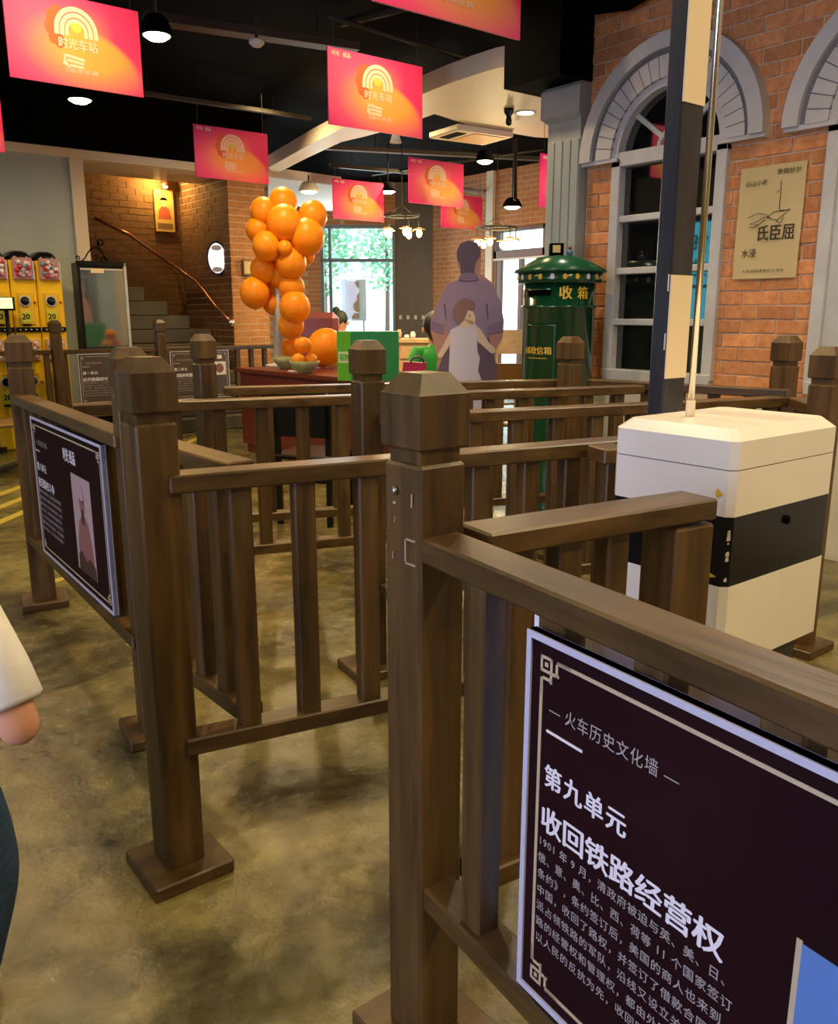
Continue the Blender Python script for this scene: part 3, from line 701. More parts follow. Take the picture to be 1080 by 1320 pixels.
# P5 and its railing to the right
H0, H1 = (1.70, 2.36), (3.40, 1.86)
railing('brown railing from the honey coloured centre post to the right, behind the white cabinet', H0, H1, [(1.70, 2.44, -0.15, 1.21, 0.09)], spread(1.95, 0.18, 0.17))
# H: far one in front of the table
J0, J1 = (1.78, 3.74), (3.46, 3.07)
railing('railing in front of the red table and standee, dark post at its left end', J0, J1, [(1.741, 3.854, 0.02, 1.205, 0.087), (3.37, 3.01, 0.02, 1.185, 0.095)], spread(1.7, 0.2, 0.17))
# K: along the brick wall
K0, K1 = (3.52, 3.0), (3.74, 2.02)
railing('brown railing parallel to the brick wall below the arched window', K0, K1, [(3.80, 2.08, -0.09, 1.20)], spread(1.1, 0.15, 0.172))
L0, L1 = (3.42, 1.80), (3.20, 1.60)
railing('short railing at the right edge with a pale-topped post, above the white cabinet', L0, L1, [(3.165, 1.565, 0.0, 1.18)], [0.12])
# I: far left railing in front of the vending machines and stairs
I0, I1 = (1.75, 8.62), (5.0, 8.62)
railing('far brown railing in front of the capsule machines and staircase, with two small boards', I0, I1, [(2.40, 8.60, 0, 1.24), (3.42, 8.60, 0, 1.24)], spread(3.2, 0.06, 0.165), wt=0.07)

# ------------------------------------------------------------------ exhibition boards
def board(label, o, u, n, w, h, base, t1, t2, body, face, hdr='火车历史文化墙', logo=False, pic=None, small=False, edge=EDGE):
    o = Vector(o); u = Vector(u).normalized(); v = Vector((0, 0, 1)); n = Vector(n).normalized()
    t = thing('information_board', o-v*h, label, 'board', 'information boards on the railings')
    def fl(poly, z0, z1, nm, m, tt=None):
        q = MB(); flat(q, poly, o, u, v, n, z0, z1); return q.build(nm, m, tt or t)
    R = lambda x0, y0, x1, y1: [(x0, y0), (x1, y0), (x1, y1), (x0, y1)]
    fl(R(0, -h, w, 0), -0.012, 0.0, 'panel', face)
    e = MB()
    for p in (R(0, -h, 0.009, 0), R(w-0.009, -h, w, 0), R(0.009, -0.009, w-0.009, 0), R(0.009, -h, w-0.009, -h+0.009)): flat(e, p, o, u, v, n, -0.0135, 0.003)
    e.build('edge_frame', edge, t)
    g = MB(); i, k = 0.026, 0.005; s = 0.001
    for p in (R(i, -h+i+.03, i+k, -i-.03), R(w-i-k, -h+i+.03, w-i, -i-.03), R(i+.03, -i-k, w-i-.03, -i), R(i+.03, -h+i, w-i-.03, -h+i+k)): flat(g, p, o, u, v, n, 0, s)
    for sx in (0, 1):
        for sy in (0, 1):
            X = lambda x: (w-i-x) if sx else (i+x)
            Y = lambda y: (-h+i+y) if sy else (-i-y)
            def rr(x0, y0, x1, y1):
                xa, xb = sorted((X(x0), X(x1))); ya, yb = sorted((Y(y0), Y(y1))); flat(g, R(xa, ya, xb, yb), o, u, v, n, 0, s)
            rr(0, 0, .022, .004); rr(0, 0, .004, .022); rr(.018, 0, .022, .034); rr(0, .018, .034, .022); rr(.028, .005, .032, .022); rr(.005, .028, .022, .032)
            rr(.008, .008, .014, .014); rr(.03, .0, .055, .004); rr(.0, .03, .004, .055)
    g.build('border_ornament', LINEG, t)
    q = MB(); put_text(q, '— '+hdr+' —', 0.0225, o+u*0.045-v*0.101, u, v, n, 0.0, 1.12, width=0.207); q.build('header_lettering', PRINTD if not small else LINEG, t)
    fl(R(0.041, -0.127, 0.106, -0.1235), 0, s, 'header_rule', PRINTW)
    q = MB(); put_text(q, t1, 0.034, o+u*0.040-v*0.199, u, v, n, 0.030, 1.15); q.build('title_lettering', PRINTW, t)
    q = MB(); put_text(q, t2, 0.040, o+u*0.036-v*0.264, u, v, n, 0.030, 1.0, width=0.041*len(t2)); q.build('title_lettering', PRINTW, t)
    q = MB()
    for j, ln in enumerate(body): put_text(q, ln, 0.0155, o+u*0.034-v*(0.290+0.0245*j), u, v, n, 0.006, 1.12)
    q.build('body_lettering', PRINTD, t)
    if logo:
        q = MB(); put_text(q, '时光 纸品', 0.05, o+u*0.46-v*0.105, u, v, n, 0.03, 1.0, width=0.155); q.build('logo_lettering', PRINTW, t)
    if pic: pic(t, fl, R)
    return t
BODY9 = ['1901 年 9 月，清政府被迫与英、美、日、', '俄、意、奥、比、西、荷等 11 个国家签订', '条约》，条约签订后，美国的商人也来到', '中国，收回了路权，并签订了借款合同，又', '派占领铁路的军队，沿线又设立关卡收税', '路的经营权和管理权，都由外国人掌握。', '以人民的反抗为先，收回路权的呼声高涨。']
def pic9(t, fl, R):
    fl(R(0.403, -0.43, 0.80, -0.185), 0, 0.001, 'photo_print', mat('blue_photo', (0.10, 0.22, 0.55), 0.4), t)
    q = [(0.403, -0.43), (0.80, -0.43), (0.80, -0.185), (0.403, -0.185)]
    fl(R(0.400, -0.433, 0.406, -0.182), 0.0002, 0.0012, 'photo_border', LINEG, t)
    for k, (x, y) in enumerate(((0.44, -0.36), (0.475, -0.33), (0.51, -0.36), (0.55, -0.335), (0.6, -0.36), (0.65, -0.34), (0.70, -0.36))):
        fl(ell(x, y, 0.012, 0.016), 0.001, 0.0018, 'photo_face', PRINTW, t); fl([(x-0.026, -0.43), (x+0.026, -0.43), (x+0.02, y-0.02), (x-0.02, y-0.02)], 0.001, 0.0016, 'photo_figure', mat('photo_dark', (0.02, 0.04, 0.14), 0.5), t)
board('large maroon board with white lettering on the nearest railing, lower right', (0.748, 0.72, 0.908), (-0.095, -1, 0), (-1, 0.095, 0), 0.885, 0.531, None, '第九单元', '收回铁路经营权', BODY9, SIGNK, pic=pic9)
# second board on the other side of the nearest railing shows only its pale back
nb = Vector((1, -0.1, 0)).normalized()
q = MB().frame((0.856, 0.815, 0.33), (-0.11, -1, 0), nb, (0, 0, 1)); q.box((0, 0, 0), (0.83, 0.010, 0.553), 0.002)
q.build('information_board', mat('white_back_sheet', (0.82, 0.82, 0.9), 0.25), None, 'pale back of a board seen through the gaps of the nearest railing', 'board', 'information boards on the railings')
SEPIA = mat('pink_photo', (0.46, 0.32, 0.33), 0.5); SEPD = mat('sepia_dark', (0.055, 0.018, 0.016), 0.5); SEPM = mat('sepia_mid', (0.26, 0.11, 0.10), 0.5)
def pic6(t, fl, R):
    fl(R(0.54, -0.475, 0.765, -0.14), 0, 0.001, 'portrait_print', SEPIA, t)
    fl([(0.565, -0.475), (0.755, -0.475), (0.74, -0.36), (0.71, -0.29), (0.675, -0.27), (0.64, -0.27), (0.60, -0.30), (0.575, -0.37)], 0.001, 0.0016, 'portrait_robe', SEPM, t)
    fl([(0.56, -0.475), (0.765, -0.475), (0.76, -0.43), (0.70, -0.41), (0.66, -0.43), (0.60, -0.40), (0.565, -0.42)], 0.0016, 0.0022, 'portrait_chair', SEPD, t)
    fl(ell(0.655, -0.222, 0.030, 0.048), 0.0016, 0.0022, 'portrait_face', SEPM, t)
    fl(ell(0.655, -0.197, 0.026, 0.026), 0.0022, 0.0026, 'portrait_brow', SEPIA, t)
    fl([(0.645, -0.30), (0.668, -0.30), (0.672, -0.25), (0.64, -0.25)], 0.0022, 0.0026, 'portrait_beard', SEPD, t)
    for x in (0.643, 0.667): fl(ell(x, -0.222, 0.006, 0.005, 8), 0.0026, 0.003, 'portrait_eye', SEPD, t)
BODY6 = ['清政府为修筑铁路，先后向列强大量举借外债', '各国以借款的方式取得了铁路的修筑和经营权', '铁路沿线的矿山和土地也被列强占据，人民生', '活十分困苦，各地纷纷兴起收回路权的运动。', '一八九八年后山东各地百姓自发组织起来反抗', '清政府不得不派员与各国交涉，商议铁路事宜', '经过多年的努力，终于收回了部分铁路路权。']
board('dark board with an old man portrait and white logo on the left railing', (0.856, 3.50, 0.918), (-0.042, -1, 0), (-1, 0.042, 0), 0.93, 0.54, None, '第八单元', '收回路权斗争', BODY6, SIGNK, logo=True, pic=pic6)
BODY1 = ['胶济铁路建成通车后，沿线城镇商业日渐繁荣，', '铁路运输带动了山东的煤炭、花生和草编出口，', '济南、周村、潍县先后自开商埠，与青岛相连，', '大批商号沿着铁路开办，货物往来十分频繁。', '车站附近的街区逐渐成为当地最热闹的市场。', '人们的生活方式也随之发生了很大的变化。']
def pic4(t, fl, R):
    fl(R(0.48, -0.26, 0.62, -0.12), 0, 0.001, 'photo_print', PRINTW, t); fl(ell(0.55, -0.19, 0.045, 0.05), 0.001, 0.0018, 'photo_detail', SEPM, t)
    fl(R(0.50, -0.09, 0.58, -0.05), 0, 0.001, 'logo_print', PRINTW, t)
board('small board with painted grey sheen on the far railing below the black framed display case', (2.575, 8.575, 0.925), (1, 0, 0), (0, -1, 0), 0.66, 0.50, None, '第一单元', '近代铁路的中国化', BODY1, SIGNSHEEN, small=True)
board('small board with painted grey sheen and round photo on the far railing below the stairs', (3.50, 8.575, 0.925), (1, 0, 0), (0, -1, 0), 0.66, 0.50, None, '第二单元', '德国修筑胶济路', BODY1, SIGNSHEEN, small=True, pic=pic4)

# ------------------------------------------------------------------ level crossing barrier: cabinet, pedestal, boom, rod
bx = thing('barrier_cabinet', (1.78, 1.10, 0), 'white square cabinet with a black band and a sloped-edge lid', 'cabinet')
X0, X1, Y0, Y1 = 1.573, 1.998, 0.947, 1.262
def octo(z0, z1, e0=0.0, e1=0.0, c=0.014):
    def ring(e, z):
        x0, x1, y0, y1 = X0+e, X1-e, Y0+e, Y1-e
        return [(x0+c,y0,z),(x1-c,y0,z),(x1,y0+c,z),(x1,y1-c,z),(x1-c,y1,z),(x0+c,y1,z),(x0,y1-c,z),(x0,y0+c,z)]
    return MB().add(ring(e0, z0)+ring(e1, z1), [tuple(range(8))[::-1], tuple(range(8, 16))]+[(i, (i+1) % 8, 8+(i+1) % 8, 8+i) for i in range(8)])
octo(0.886, 0.9835).build('body', WHITE, bx)
lid = octo(0.986, 1.045); lid2 = octo(1.045, 1.068, 0.0, 0.024); lid.add(lid2.v, lid2.f); lid.build('lid', WHITE, bx)
octo(0.983, 0.9865, 0.003, 0.003).build('lid_seam', SLATEG, bx)
octo(0.733, 0.886, 0.0015, 0.0015).build('black_band', BLACKG, bx)
octo(0.540, 0.733).build('lower_body', WHITE, bx)
MB().lathe([(0.011, 0), (0.011, 0.004), (0.006, 0.006)], 12).v
q = MB().frame((1.80, Y0-0.0005, 0.85), (1, 0, 0), (0, 0, 1), (0, -1, 0)); q.lathe([(0.010, 0), (0.010, 0.004), (0.0, 0.006)], 12); q.build('lock', BLACK, bx)
RUST = mat('yellow_paint_chip', (0.70, 0.45, 0.02), 0.6)
for (y, z, w, h) in ((0.985, 0.935, 0.016, 0.020), (0.990, 0.755, 0.02, 0.010)):
    q = MB().frame((X0-0.0005, y, z), (0, -1, 0), (0, 0, 1), (-1, 0, 0)); q.prism([(0, -h/2), (w*.5, -h*.4), (w, -h*.1), (w*.6, h*.2), (w*.2, h*.5), (-w*.1, h*.2)], 0, 0.001); q.build('paint_chip', RUST, bx)
CHIP = mat('bare_chip', (0.75, 0.68, 0.58), 0.7)
for i in range(9):
    z = random.uniform(0.74, 0.88); s = random.uniform(0.0015, 0.004)
    q = MB().frame((X0+0.007, Y0+0.006, z), (0.7, -0.7, 0), (0, 0, 1), (-0.7, -0.7, 0)); q.prism([(-s, -s*1.4), (s, -s), (s*.8, s*1.6), (-s*.7, s)], 0.0, 0.002); q.build('paint_chip', CHIP, bx)
q = MB(); q.box((X0+0.02, Y0+0.02, 0.0), (X1-0.02, Y1-0.02, 0.03), 0.004); q.box((X0+0.04, Y0+0.04, 0.03), (X1-0.02, Y1-0.03, 0.543), 0.004); q.build('pedestal', SLATE, bx)
# boom: square timber, black with cream bands, standing upright behind the cabinet
bm = thing('barrier_boom', (1.836, 1.315, 0), 'upright square black and cream striped barrier boom behind the white cabinet', 'barrier')
bx0, bx1, by0, by1 = 1.792, 1.880, 1.291, 1.338
MB().box((bx0, by0, 0.0), (bx1, by1, 3.42), 0.004).build('boom_core', SLATE, bm)
def bz(py): return at(885, py, 2.16).z
for i, (z0, z1) in enumerate(((bz(487), bz(355)), (bz(135), bz(-130)))):
    MB().box((bx0+0.002, by0-0.0015, z0), (bx1-0.001, by0+0.01, z1)).build('cream_band', CREAM, bm)
    MB().box((bx1-0.01, by0+0.0, z0), (bx1+0.0015, by1, z1)).build('cream_band', CREAM, bm)
MB().box((bx0-0.02, by0-0.02, 0), (bx1+0.02, by1+0.02, 0.05), 0.004).build('foot', SLATE, bm)
for z in (bz(440), bz(365)):
    MB().box((bx0-0.001, by0+0.004, z-0.02), (bx0+0.002, by0+0.007, z+0.02)).build('scratch', CHIP, bm)
rp = onz(889, 537, 1.068)
rd = thing('metal_rod', (rp.x, rp.y, 1.068), 'thin shiny steel rod rising from the lid of the white cabinet', 'rod')
q = MB(); q.lathe([(0.0078, 1.07), (0.0078, 3.48)], 10, (rp.x, rp.y)); q.build('rod', STEEL, rd)
q = MB(); q.lathe([(0.011, 1.068), (0.011, 1.104), (0.008, 1.106)], 10, (rp.x, rp.y)); q.build('socket', CREAM, rd)

# ------------------------------------------------------------------ green pillar box
mx, my, mr = 4.13, 3.80, 0.225
mp = thing('post_box', (mx, my, 0), 'dark green round pillar post box with a conical roof and painted characters', 'post box')
q = MB(); q.lathe([(mr+0.03, 0), (mr+0.03, 0.12), (mr, 0.16), (mr, 1.33), (mr+0.012, 1.335), (mr+0.012, 1.35), (mr, 1.355), (mr, 1.485)], 40, (mx, my)); q.build('body', GREEN, mp)
q = MB(); q.lathe([(mr+0.035, 1.485), (mr+0.04, 1.49), (mr+0.04, 1.55), (mr+0.03, 1.552)], 40, (mx, my)); q.build('frieze', GREEN, mp)
GREENR = mat('green_roof', (0.008, 0.085, 0.035), 0.25)
q = MB(); q.lathe([(mr+0.06, 1.55), (mr+0.065, 1.562), (0.155, 1.635), (0.15, 1.642), (0.08, 1.652), (0.0, 1.655)], 40, (mx, my)); q.build('roof', GREENR, mp)
cdir = (Vector((0, 0, 0))-Vector((mx, my, 0))).normalized(); ca = math.atan2(cdir.y, cdir.x)
DOT = [GOLD, mat('pale_lavender_dot', (0.6, 0.6, 0.75), 0.5), mat('amber_dot', (0.65, 0.35, 0.05), 0.5)]
for i in range(22):
    a = 2*math.pi*i/22; c = Vector((mx+(mr+0.04)*math.cos(a), my+(mr+0.04)*math.sin(a), 1.52)); n = Vector((math.cos(a), math.sin(a), 0))
    q = MB().frame(c, (-n.y, n.x, 0), (0, 0, 1), n); q.prism(ell(0, 0, 0.013, 0.017, 10), -0.002, 0.004); q.build('frieze_medallion', DOT[i % 3], mp)
def on_cyl(mb, poly, a, z, lift):       # wrap a small flat shape on the round body
    n = len(poly); vs = []
    for r in (mr-0.004, mr+lift):
        for x, y in poly: vs.append((mx+r*math.cos(a+x/mr), my+r*math.sin(a+x/mr), z+y))
    mb.add(vs, [tuple(range(n))[::-1], tuple(range(n, 2*n))]+[(i, (i+1) % n, n+(i+1) % n, n+i) for i in range(n)])
def cyl_text(body, size, a, z, bold):
    vs, fs = glyphs(body, size, 0.0); w = max(x for x, y in vs); q = MB()
    for k, dx in enumerate((0, bold*size, -bold*size)): q.add([(mx+(mr+0.003+k*.0001)*math.cos(a+(x+dx-w/2)/mr), my+(mr+0.003+k*.0001)*math.sin(a+(x+dx-w/2)/mr), z+y) for x, y in vs], fs)
    return q
def arc(x0, x1, y0, y1, k=8): return [(x0+(x1-x0)*i/k, y0) for i in range(k+1)]+[(x1+(x0-x1)*i/k, y1) for i in range(k+1)]
sl = ca-0.62
q = MB(); on_cyl(q, arc(-0.085, 0.085, -0.016, 0.016), sl, 1.425, 0.004); q.build('letter_slot', BLACK, mp)
q = MB(); on_cyl(q, arc(-0.09, 0.09, 0.018, 0.026), sl, 1.425, 0.02); q.build('slot_hood', GREEN, mp)
cyl_text('收', 0.085, ca+0.16, 1.395, 0.03).build('painted_lettering', GOLD, mp); cyl_text('箱', 0.08, ca+0.66, 1.395, 0.03).build('painted_lettering', GOLD, mp)
q = MB()
for (x0, x1, y0, y1) in ((-0.10, 0.10, 0.20, 0.206), (-0.10, 0.10, -0.206, -0.2), (-0.10, -0.094, -0.2, 0.2), (0.094, 0.10, -0.2, 0.2)): on_cyl(q, arc(x0, x1, y0, y1, 6), sl+0.1, 1.03, 0.004)
q.build('door_rim', GREENR, mp)
cyl_text('邮政信箱', 0.05, sl+0.02, 1.06, 0.02).build('painted_lettering', GOLD, mp)
q = MB(); on_cyl(q, arc(-0.07, 0.07, 0, 0.003, 6), sl+0.02, 1.03, 0.003); q.build('painted_rule', GOLD, mp)
# small toy tractor and block that stand on the roof
tt = thing('toy_block', (mx-0.01, my-0.01, 1.655), 'small black framed cube with a yellow face on the post box roof', 'toy')
q = MB().frame((mx-0.02, my+0.01, 1.653), RV, FH, (0, 0, 1)); q.box((-0.05, -0.03, 0), (0.035, 0.04, 0.075), 0.004); q.build('cube', BLACK, tt)
q = MB().frame((mx-0.02, my+0.01, 1.653), RV, FH, (0, 0, 1)); q.box((-0.035, -0.033, 0.018), (0.012, -0.028, 0.062)); q.build('face', mat('pale_yellow', (0.7, 0.55, 0.2), 0.6), tt)
t2 = thing('toy_figure', (mx+0.05, my-0.04, 1.652), 'little blue toy figure beside the cube on the post box roof', 'toy')
tb = Vector((mx, my, 0))+RV*0.055+Vector((0, 0, 1.651))
q = MB(); q.ball(tb+Vector((0, 0, 0.02)), 0.022, 10, 8); q.build('torso', mat('toy_blue', (0.08, 0.18, 0.28), 0.5), t2)
q = MB(); q.ball(tb+Vector((0, 0, 0.05)), 0.013, 10, 8); q.build('head', mat('toy_red', (0.3, 0.05, 0.04), 0.5), t2)

# ------------------------------------------------------------------ kraft paper poster on the brick wall
po = thing('paper_poster', (WX-0.02, 2.63, 1.49), 'tan paper poster with dark characters and two drawn hands on the brick wall', 'poster')
o = Vector((WX-0.017, 2.815, 1.49)); u = Vector((0, -1, 0)); v = Vector((0, 0, 1)); n = Vector((-1, 0, 0)); w, h = 0.375, 0.585
q = MB(); vs = []; fs = []
NX, NY = 8, 10
for j in range(NY+1):
    for i in range(NX+1):
        p = o+u*(w*i/NX)+v*(h*j/NY)+n*(0.003*math.sin(i*0.9+j*0.5)*(1 if j else 0.6)); vs += [p, p-n*0.0015]
g = lambda i, j, k: 2*(j*(NX+1)+i)+k
for j in range(NY):
    for i in range(NX):
        fs.append((g(i,j,0), g(i+1,j,0), g(i+1,j+1,0), g(i,j+1,0))); fs.append((g(i,j+1,1), g(i+1,j+1,1), g(i+1,j,1), g(i,j,1)))
q.add(vs, fs, True).build('paper', ICARD, po)
q = MB(); put_text(q, '氏臣屈', 0.088, o+u*0.125+v*0.205, u, v, n, 0.025, 1.0, 0.0045, width=0.215); q.build('large_lettering', INK, po)
q = MB(); put_text(q, '水浸', 0.05, o+u*0.045+v*0.118, u, v, n, 0.01, 1.0, 0.0045, width=0.085); q.build('small_lettering', INK, po)
for tx, sz, du, dv_, ww in (('云山小老', 0.03, 0.035, 0.49, 0.13), ('壹個甘尔', 0.03, 0.215, 0.535, 0.135), ('人生应似清泉石上流水', 0.017, 0.055, 0.035, 0.25)):
    q = MB(); put_text(q, tx, sz, o+u*du+v*dv_, u, v, n, 0.005, 1.0, 0.0045, width=ww); q.build('small_lettering', INK, po)
q = MB()
hand = [[(0.07,0.325),(0.12,0.345),(0.17,0.335),(0.20,0.31)], [(0.08,0.29),(0.12,0.30),(0.16,0.32),(0.20,0.315)], [(0.08,0.275),(0.11,0.27),(0.14,0.29),(0.17,0.31)], [(0.18,0.32),(0.22,0.345),(0.27,0.345),(0.31,0.35)], [(0.20,0.31),(0.24,0.30),(0.265,0.32),(0.29,0.335)], [(0.23,0.305),(0.25,0.285),(0.265,0.29),(0.275,0.315)], [(0.245,0.355),(0.247,0.42),(0.244,0.5)], [(0.225,0.44),(0.235,0.455)], [(0.10,0.285),(0.13,0.285)], [(0.245,0.35),(0.30,0.345)]]
for ln in hand: q.tube([o+u*x+v*y+n*0.0045 for x, y in ln], 0.0018, 5)
q.build('hand_drawing', INK, po)

# ------------------------------------------------------------------ hanging banners
def banner(label, x0, x1, y, zb, zt, wires=True):
    w = x1-x0; h = zt-zb
    t = thing('hanging_banner', ((x0+x1)/2, y, zb), label, 'banner', 'pink and orange banners under the ceiling')
    b = MB().box((x0, y-0.006, zb), (x1, y+0.006, zt)).build('panel', BANNER, t)
    uv = b.data.uv_layers.new(name='UVMap')
    for lp in b.data.loops:
        p = b.data.vertices[lp.vertex_index].co+ORG[t.name]; uv.data[lp.index].uv = ((p.x-x0)/w, (p.z-zb)/h)
    for fx in (0.06, 0.94): MB().tube([(x0+w*fx, y, zt), (x0+w*fx, y, CEIL)], 0.0025, 5).build('hanging_wire', PIPE, t)
    O = Vector((x0, y-0.006, zb)); u = Vector((w/0.8, 0, 0)); v = Vector((0, 0, h/0.48)); n = Vector((0, -1, 0))
    cx, cy = 0.405, 0.250
    for k, (ra, rb) in enumerate(((0.104, 0.130), (0.073, 0.097), (0.046, 0.066))):
        q = MB(); q2 = [(cx+rb*math.cos(a), cy+0.05+rb*math.sin(a)) for a in [math.pi*i/16 for i in range(17)]]+[(cx+ra*math.cos(a), cy+0.05+ra*math.sin(a)) for a in [math.pi*i/16 for i in range(16, -1, -1)]]
        for i in range(16):
            flat(q, [q2[i], q2[i+1], q2[32-i], q2[33-i]], O, u, v, n, 0, 0.0012)
        for s in (-1, 1):
            xa, xb = sorted((cx+s*ra, cx+s*rb)); flat(q, [(xa, cy+0.02), (xb, cy+0.02), (xb, cy+0.05), (xa, cy+0.05)], O, u, v, n, 0, 0.0012)
        q.build('rainbow_arc', BWHITE, t)
    q = MB(); flat(q, ell(cx, cy+0.075, 0.034, 0.034, 14), O, u, v, n, 0, 0.001); q.build('sun_dot', mat_sun, t)
    q = MB()
    for ka, a in enumerate((95, 140, 185, 230, 265)):
        a = math.radians(a); c = (cx-0.10+0.055*math.cos(a), cy+0.06+0.075*math.sin(a)); flat(q, ell(c[0], c[1], 0.032, 0.040, 10), O, u, v, n, 0, 0.0004+0.0001*ka)
    q.build('leaf_emblem', mat_leaf, t)
    q = MB(); put_text(q, '时光车站', 0.062, O+u*(cx-0.115)+v*(cy-0.045), u.normalized(), v.normalized(), n, 0.02, 1.0, 0.0022, width=0.235*w/0.8); q.build('banner_lettering', BWHITE, t)
    q = MB()
    for k in range(3):
        y0 = 0.172-k*0.026; x = cx-0.095+k*0.012
        flat(q, [(x, y0-0.06+k*.02), (x+0.016, y0-0.06+k*.02), (x+0.018, y0-0.01), (x+0.012, y0)], O, u, v, n, 0, 0.0012)
        flat(q, [(x+0.012, y0-0.014), (x+0.13-k*0.015, y0-0.030+k*.006), (x+0.13-k*0.015, y0-0.014+k*.006), (x+0.02, y0)], O, u, v, n, 0, 0.0012)
    q.build('two_emblem', BWHITE, t)
    q = MB(); put_text(q, '2周年庆典', 0.03, O+u*(cx-0.085)+v*0.075, u.normalized(), v.normalized(), n, 0.01, 1.0, 0.0016, width=0.2*w/0.8); q.build('small_lettering', BWHITE, t)
    q = MB(); put_text(q, '时光 · 纸品', 0.034, O+u*0.03+v*0.435, u.normalized(), v.normalized(), n, 0.03, 1.0, 0.0016, width=0.15*w/0.8); q.build('small_lettering', BWHITE, t)
    return t
BWHITE = mat('banner_white', (0.80, 0.56, 0.44), 0.6); mat_sun = mat('banner_sun', (0.72, 0.50, 0.08), 0.6); mat_leaf = mat('banner_leaf', (0.66, 0.10, 0.025), 0.6)
banner('large pink and orange banner at the top left corner, above the pale blue wall', 1.375, 2.11, 5.31, 2.55, 3.01)
banner('pink banner hanging in the middle beside the cream ceiling ribbon', 3.36, 4.165, 5.24, 2.55, 3.03)
banner('pink banner nearest to the viewer, cut off by the top of the picture', 2.25, 3.09, 3.155, 2.55, 3.03)
banner('pink and orange banner above the stair recess, in front of the brick pillar', 3.605, 4.37, 7.93, 2.55, 3.01)
banner('orange banner above the far window beside the orange balloons', 6.32, 7.13, 9.8, 2.51, 3.0)
banner('bright orange banner above the man cut-out, overlapping another one', 6.315, 7.145, 8.19, 2.55, 3.04)
banner('salmon banner farthest back, half covered by the bright orange one', 8.455, 9.27, 10.18, 2.55, 3.03)
banner('pink banner cut off by the left edge of the picture, below the big one', 1.10, 1.905, 7.72, 2.55, 3.02)
p = at(694, 279, 8.6); banner('pink banner mostly hidden behind the grey fluted column', p.x, p.x+0.8, p.y, 2.3, 2.78)
# ------------------------------------------------------------------ capsule machines
CAPS = [mat('capsule_'+n, c, 0.3) for n, c in (('red', (0.5, 0.03, 0.05)), ('white', (0.7, 0.68, 0.68)), ('pink', (0.7, 0.25, 0.35)), ('teal', (0.1, 0.3, 0.35)), ('orange', (0.75, 0.3, 0.15)))]
CLEAR = mat('clear_plastic', (0.9, 0.9, 0.92), 0.06, trans=0.9)
def machine(x0, label, seed, card):
    random.seed(seed); w = 0.232; y0, y1 = 8.92, 9.34; x1 = x0+w; cx = x0+w/2
    t = thing('capsule_machine', (cx, 9.13, 0), label, 'vending machine', 'capsule machines in a row')
    box('body', (x0, y0+0.03, 0.0), (x1, y1, 1.80), YEL, t, 0.012)
    q = MB(); q.frame((cx, (y0+y1)/2+0.015, 1.80), (1, 0, 0), (0, 1, 0), (0, 0, 1))
    n = 12; vs = []; 
    for k, (sx, sy, z) in enumerate(((0.113, 0.20, 0.0), (0.113, 0.20, 0.03), (0.09, 0.165, 0.07), (0.05, 0.1, 0.09))):
        vs += [(sx*math.copysign(abs(math.cos(2*math.pi*i/16))**0.6, math.cos(2*math.pi*i/16)), sy*math.copysign(abs(math.sin(2*math.pi*i/16))**0.6, math.sin(2*math.pi*i/16)), z) for i in range(16)]
    q.add(vs, [(k*16+i, k*16+(i+1) % 16, k*16+16+(i+1) % 16, k*16+16+i) for k in range(3) for i in range(16)]+[tuple(48+i for i in range(16))], True).build('cap', BLACKG, t)
    for tier, zb in ((0, 1.18), (1, 0.42)):
        zt = zb+0.24+0.20
        box('display_window', (x0+0.025, y0-0.005, zt-0.0), (x1-0.03, y0+0.03, zt+0.20), mat_card[tier], t, 0.006)
        for i in range(22):
            cxx = random.uniform(x0+0.05, x1-0.055); zz = zt+random.uniform(0.03, 0.17)
            MB().ball((cxx, y0-0.010, zz), 0.022, 8, 6).build('capsule', CAPS[(i+tier*2+card) % 4 if tier == 0 else (4 if i % 2 else 1)], t)
        pz = zb+0.02
        box('front_plate', (x0+0.05, y0+0.012, pz), (x1-0.045, y0+0.03, pz+0.30), mat_plate, t, 0.004)
        q = MB().frame((cx-0.01, y0+0.012, pz+0.22), (1, 0, 0), (0, 0, 1), (0, -1, 0)); q.lathe([(0.052, 0), (0.052, 0.012), (0.042, 0.016), (0.042, 0.004)], 20); k = q.build('dial_ring', GREYP, t)
        q = MB().frame((cx-0.01, y0+0.012, pz+0.22), (1, 0, 0), (0, 0, 1), (0, -1, 0)); q.lathe([(0.036, 0.0), (0.036, 0.02), (0.0, 0.022)], 16); q.build('dial_knob', BLACKG, t)
        box('coin_label', (cx-0.055, y0+0.006, pz+0.02), (cx+0.035, y0+0.013, pz+0.13), mat_lab, t)
        q = MB(); o = Vector((cx-0.05, y0+0.006, pz+0.05)); put_text(q, '20', 0.075, o, (1, 0, 0), (0, 0, 1), (0, -1, 0), 0.03, 1.0, 0.001, width=0.07); q.build('coin_number', BLACK, t)
        box('return_slot', (cx-0.05, y0+0.008, pz-0.012), (cx+0.03, y0+0.014, pz+0.006), BLACK, t)
        q = MB().frame((x1-0.035, y0+0.02, pz+0.21), (1, 0, 0), (0, 0, 1), (0, -1, 0)); q.lathe([(0.012, 0), (0.012, 0.012), (0.0, 0.014)], 10); q.build('coin_button', mat_red, t)
    box('tier_rail', (x0+0.004, y0+0.005, 1.13), (x1-0.004, y0+0.035, 1.175), BLACKG, t, 0.003)
    for i in range(4): MB().ball((x0+0.04+0.05*i, y0+0.006, 1.152), 0.008, 8, 6).build('rail_bolt', GREYP, t)
    box('side_post', (x1-0.028, y0+0.0, 1.62), (x1-0.012, y0+0.03, 1.79), GREYP, t, 0.003)
mat_card = (mat('window_card_rose', (0.45, 0.22, 0.25), 0.3), mat('window_card_peach', (0.62, 0.42, 0.34), 0.3))
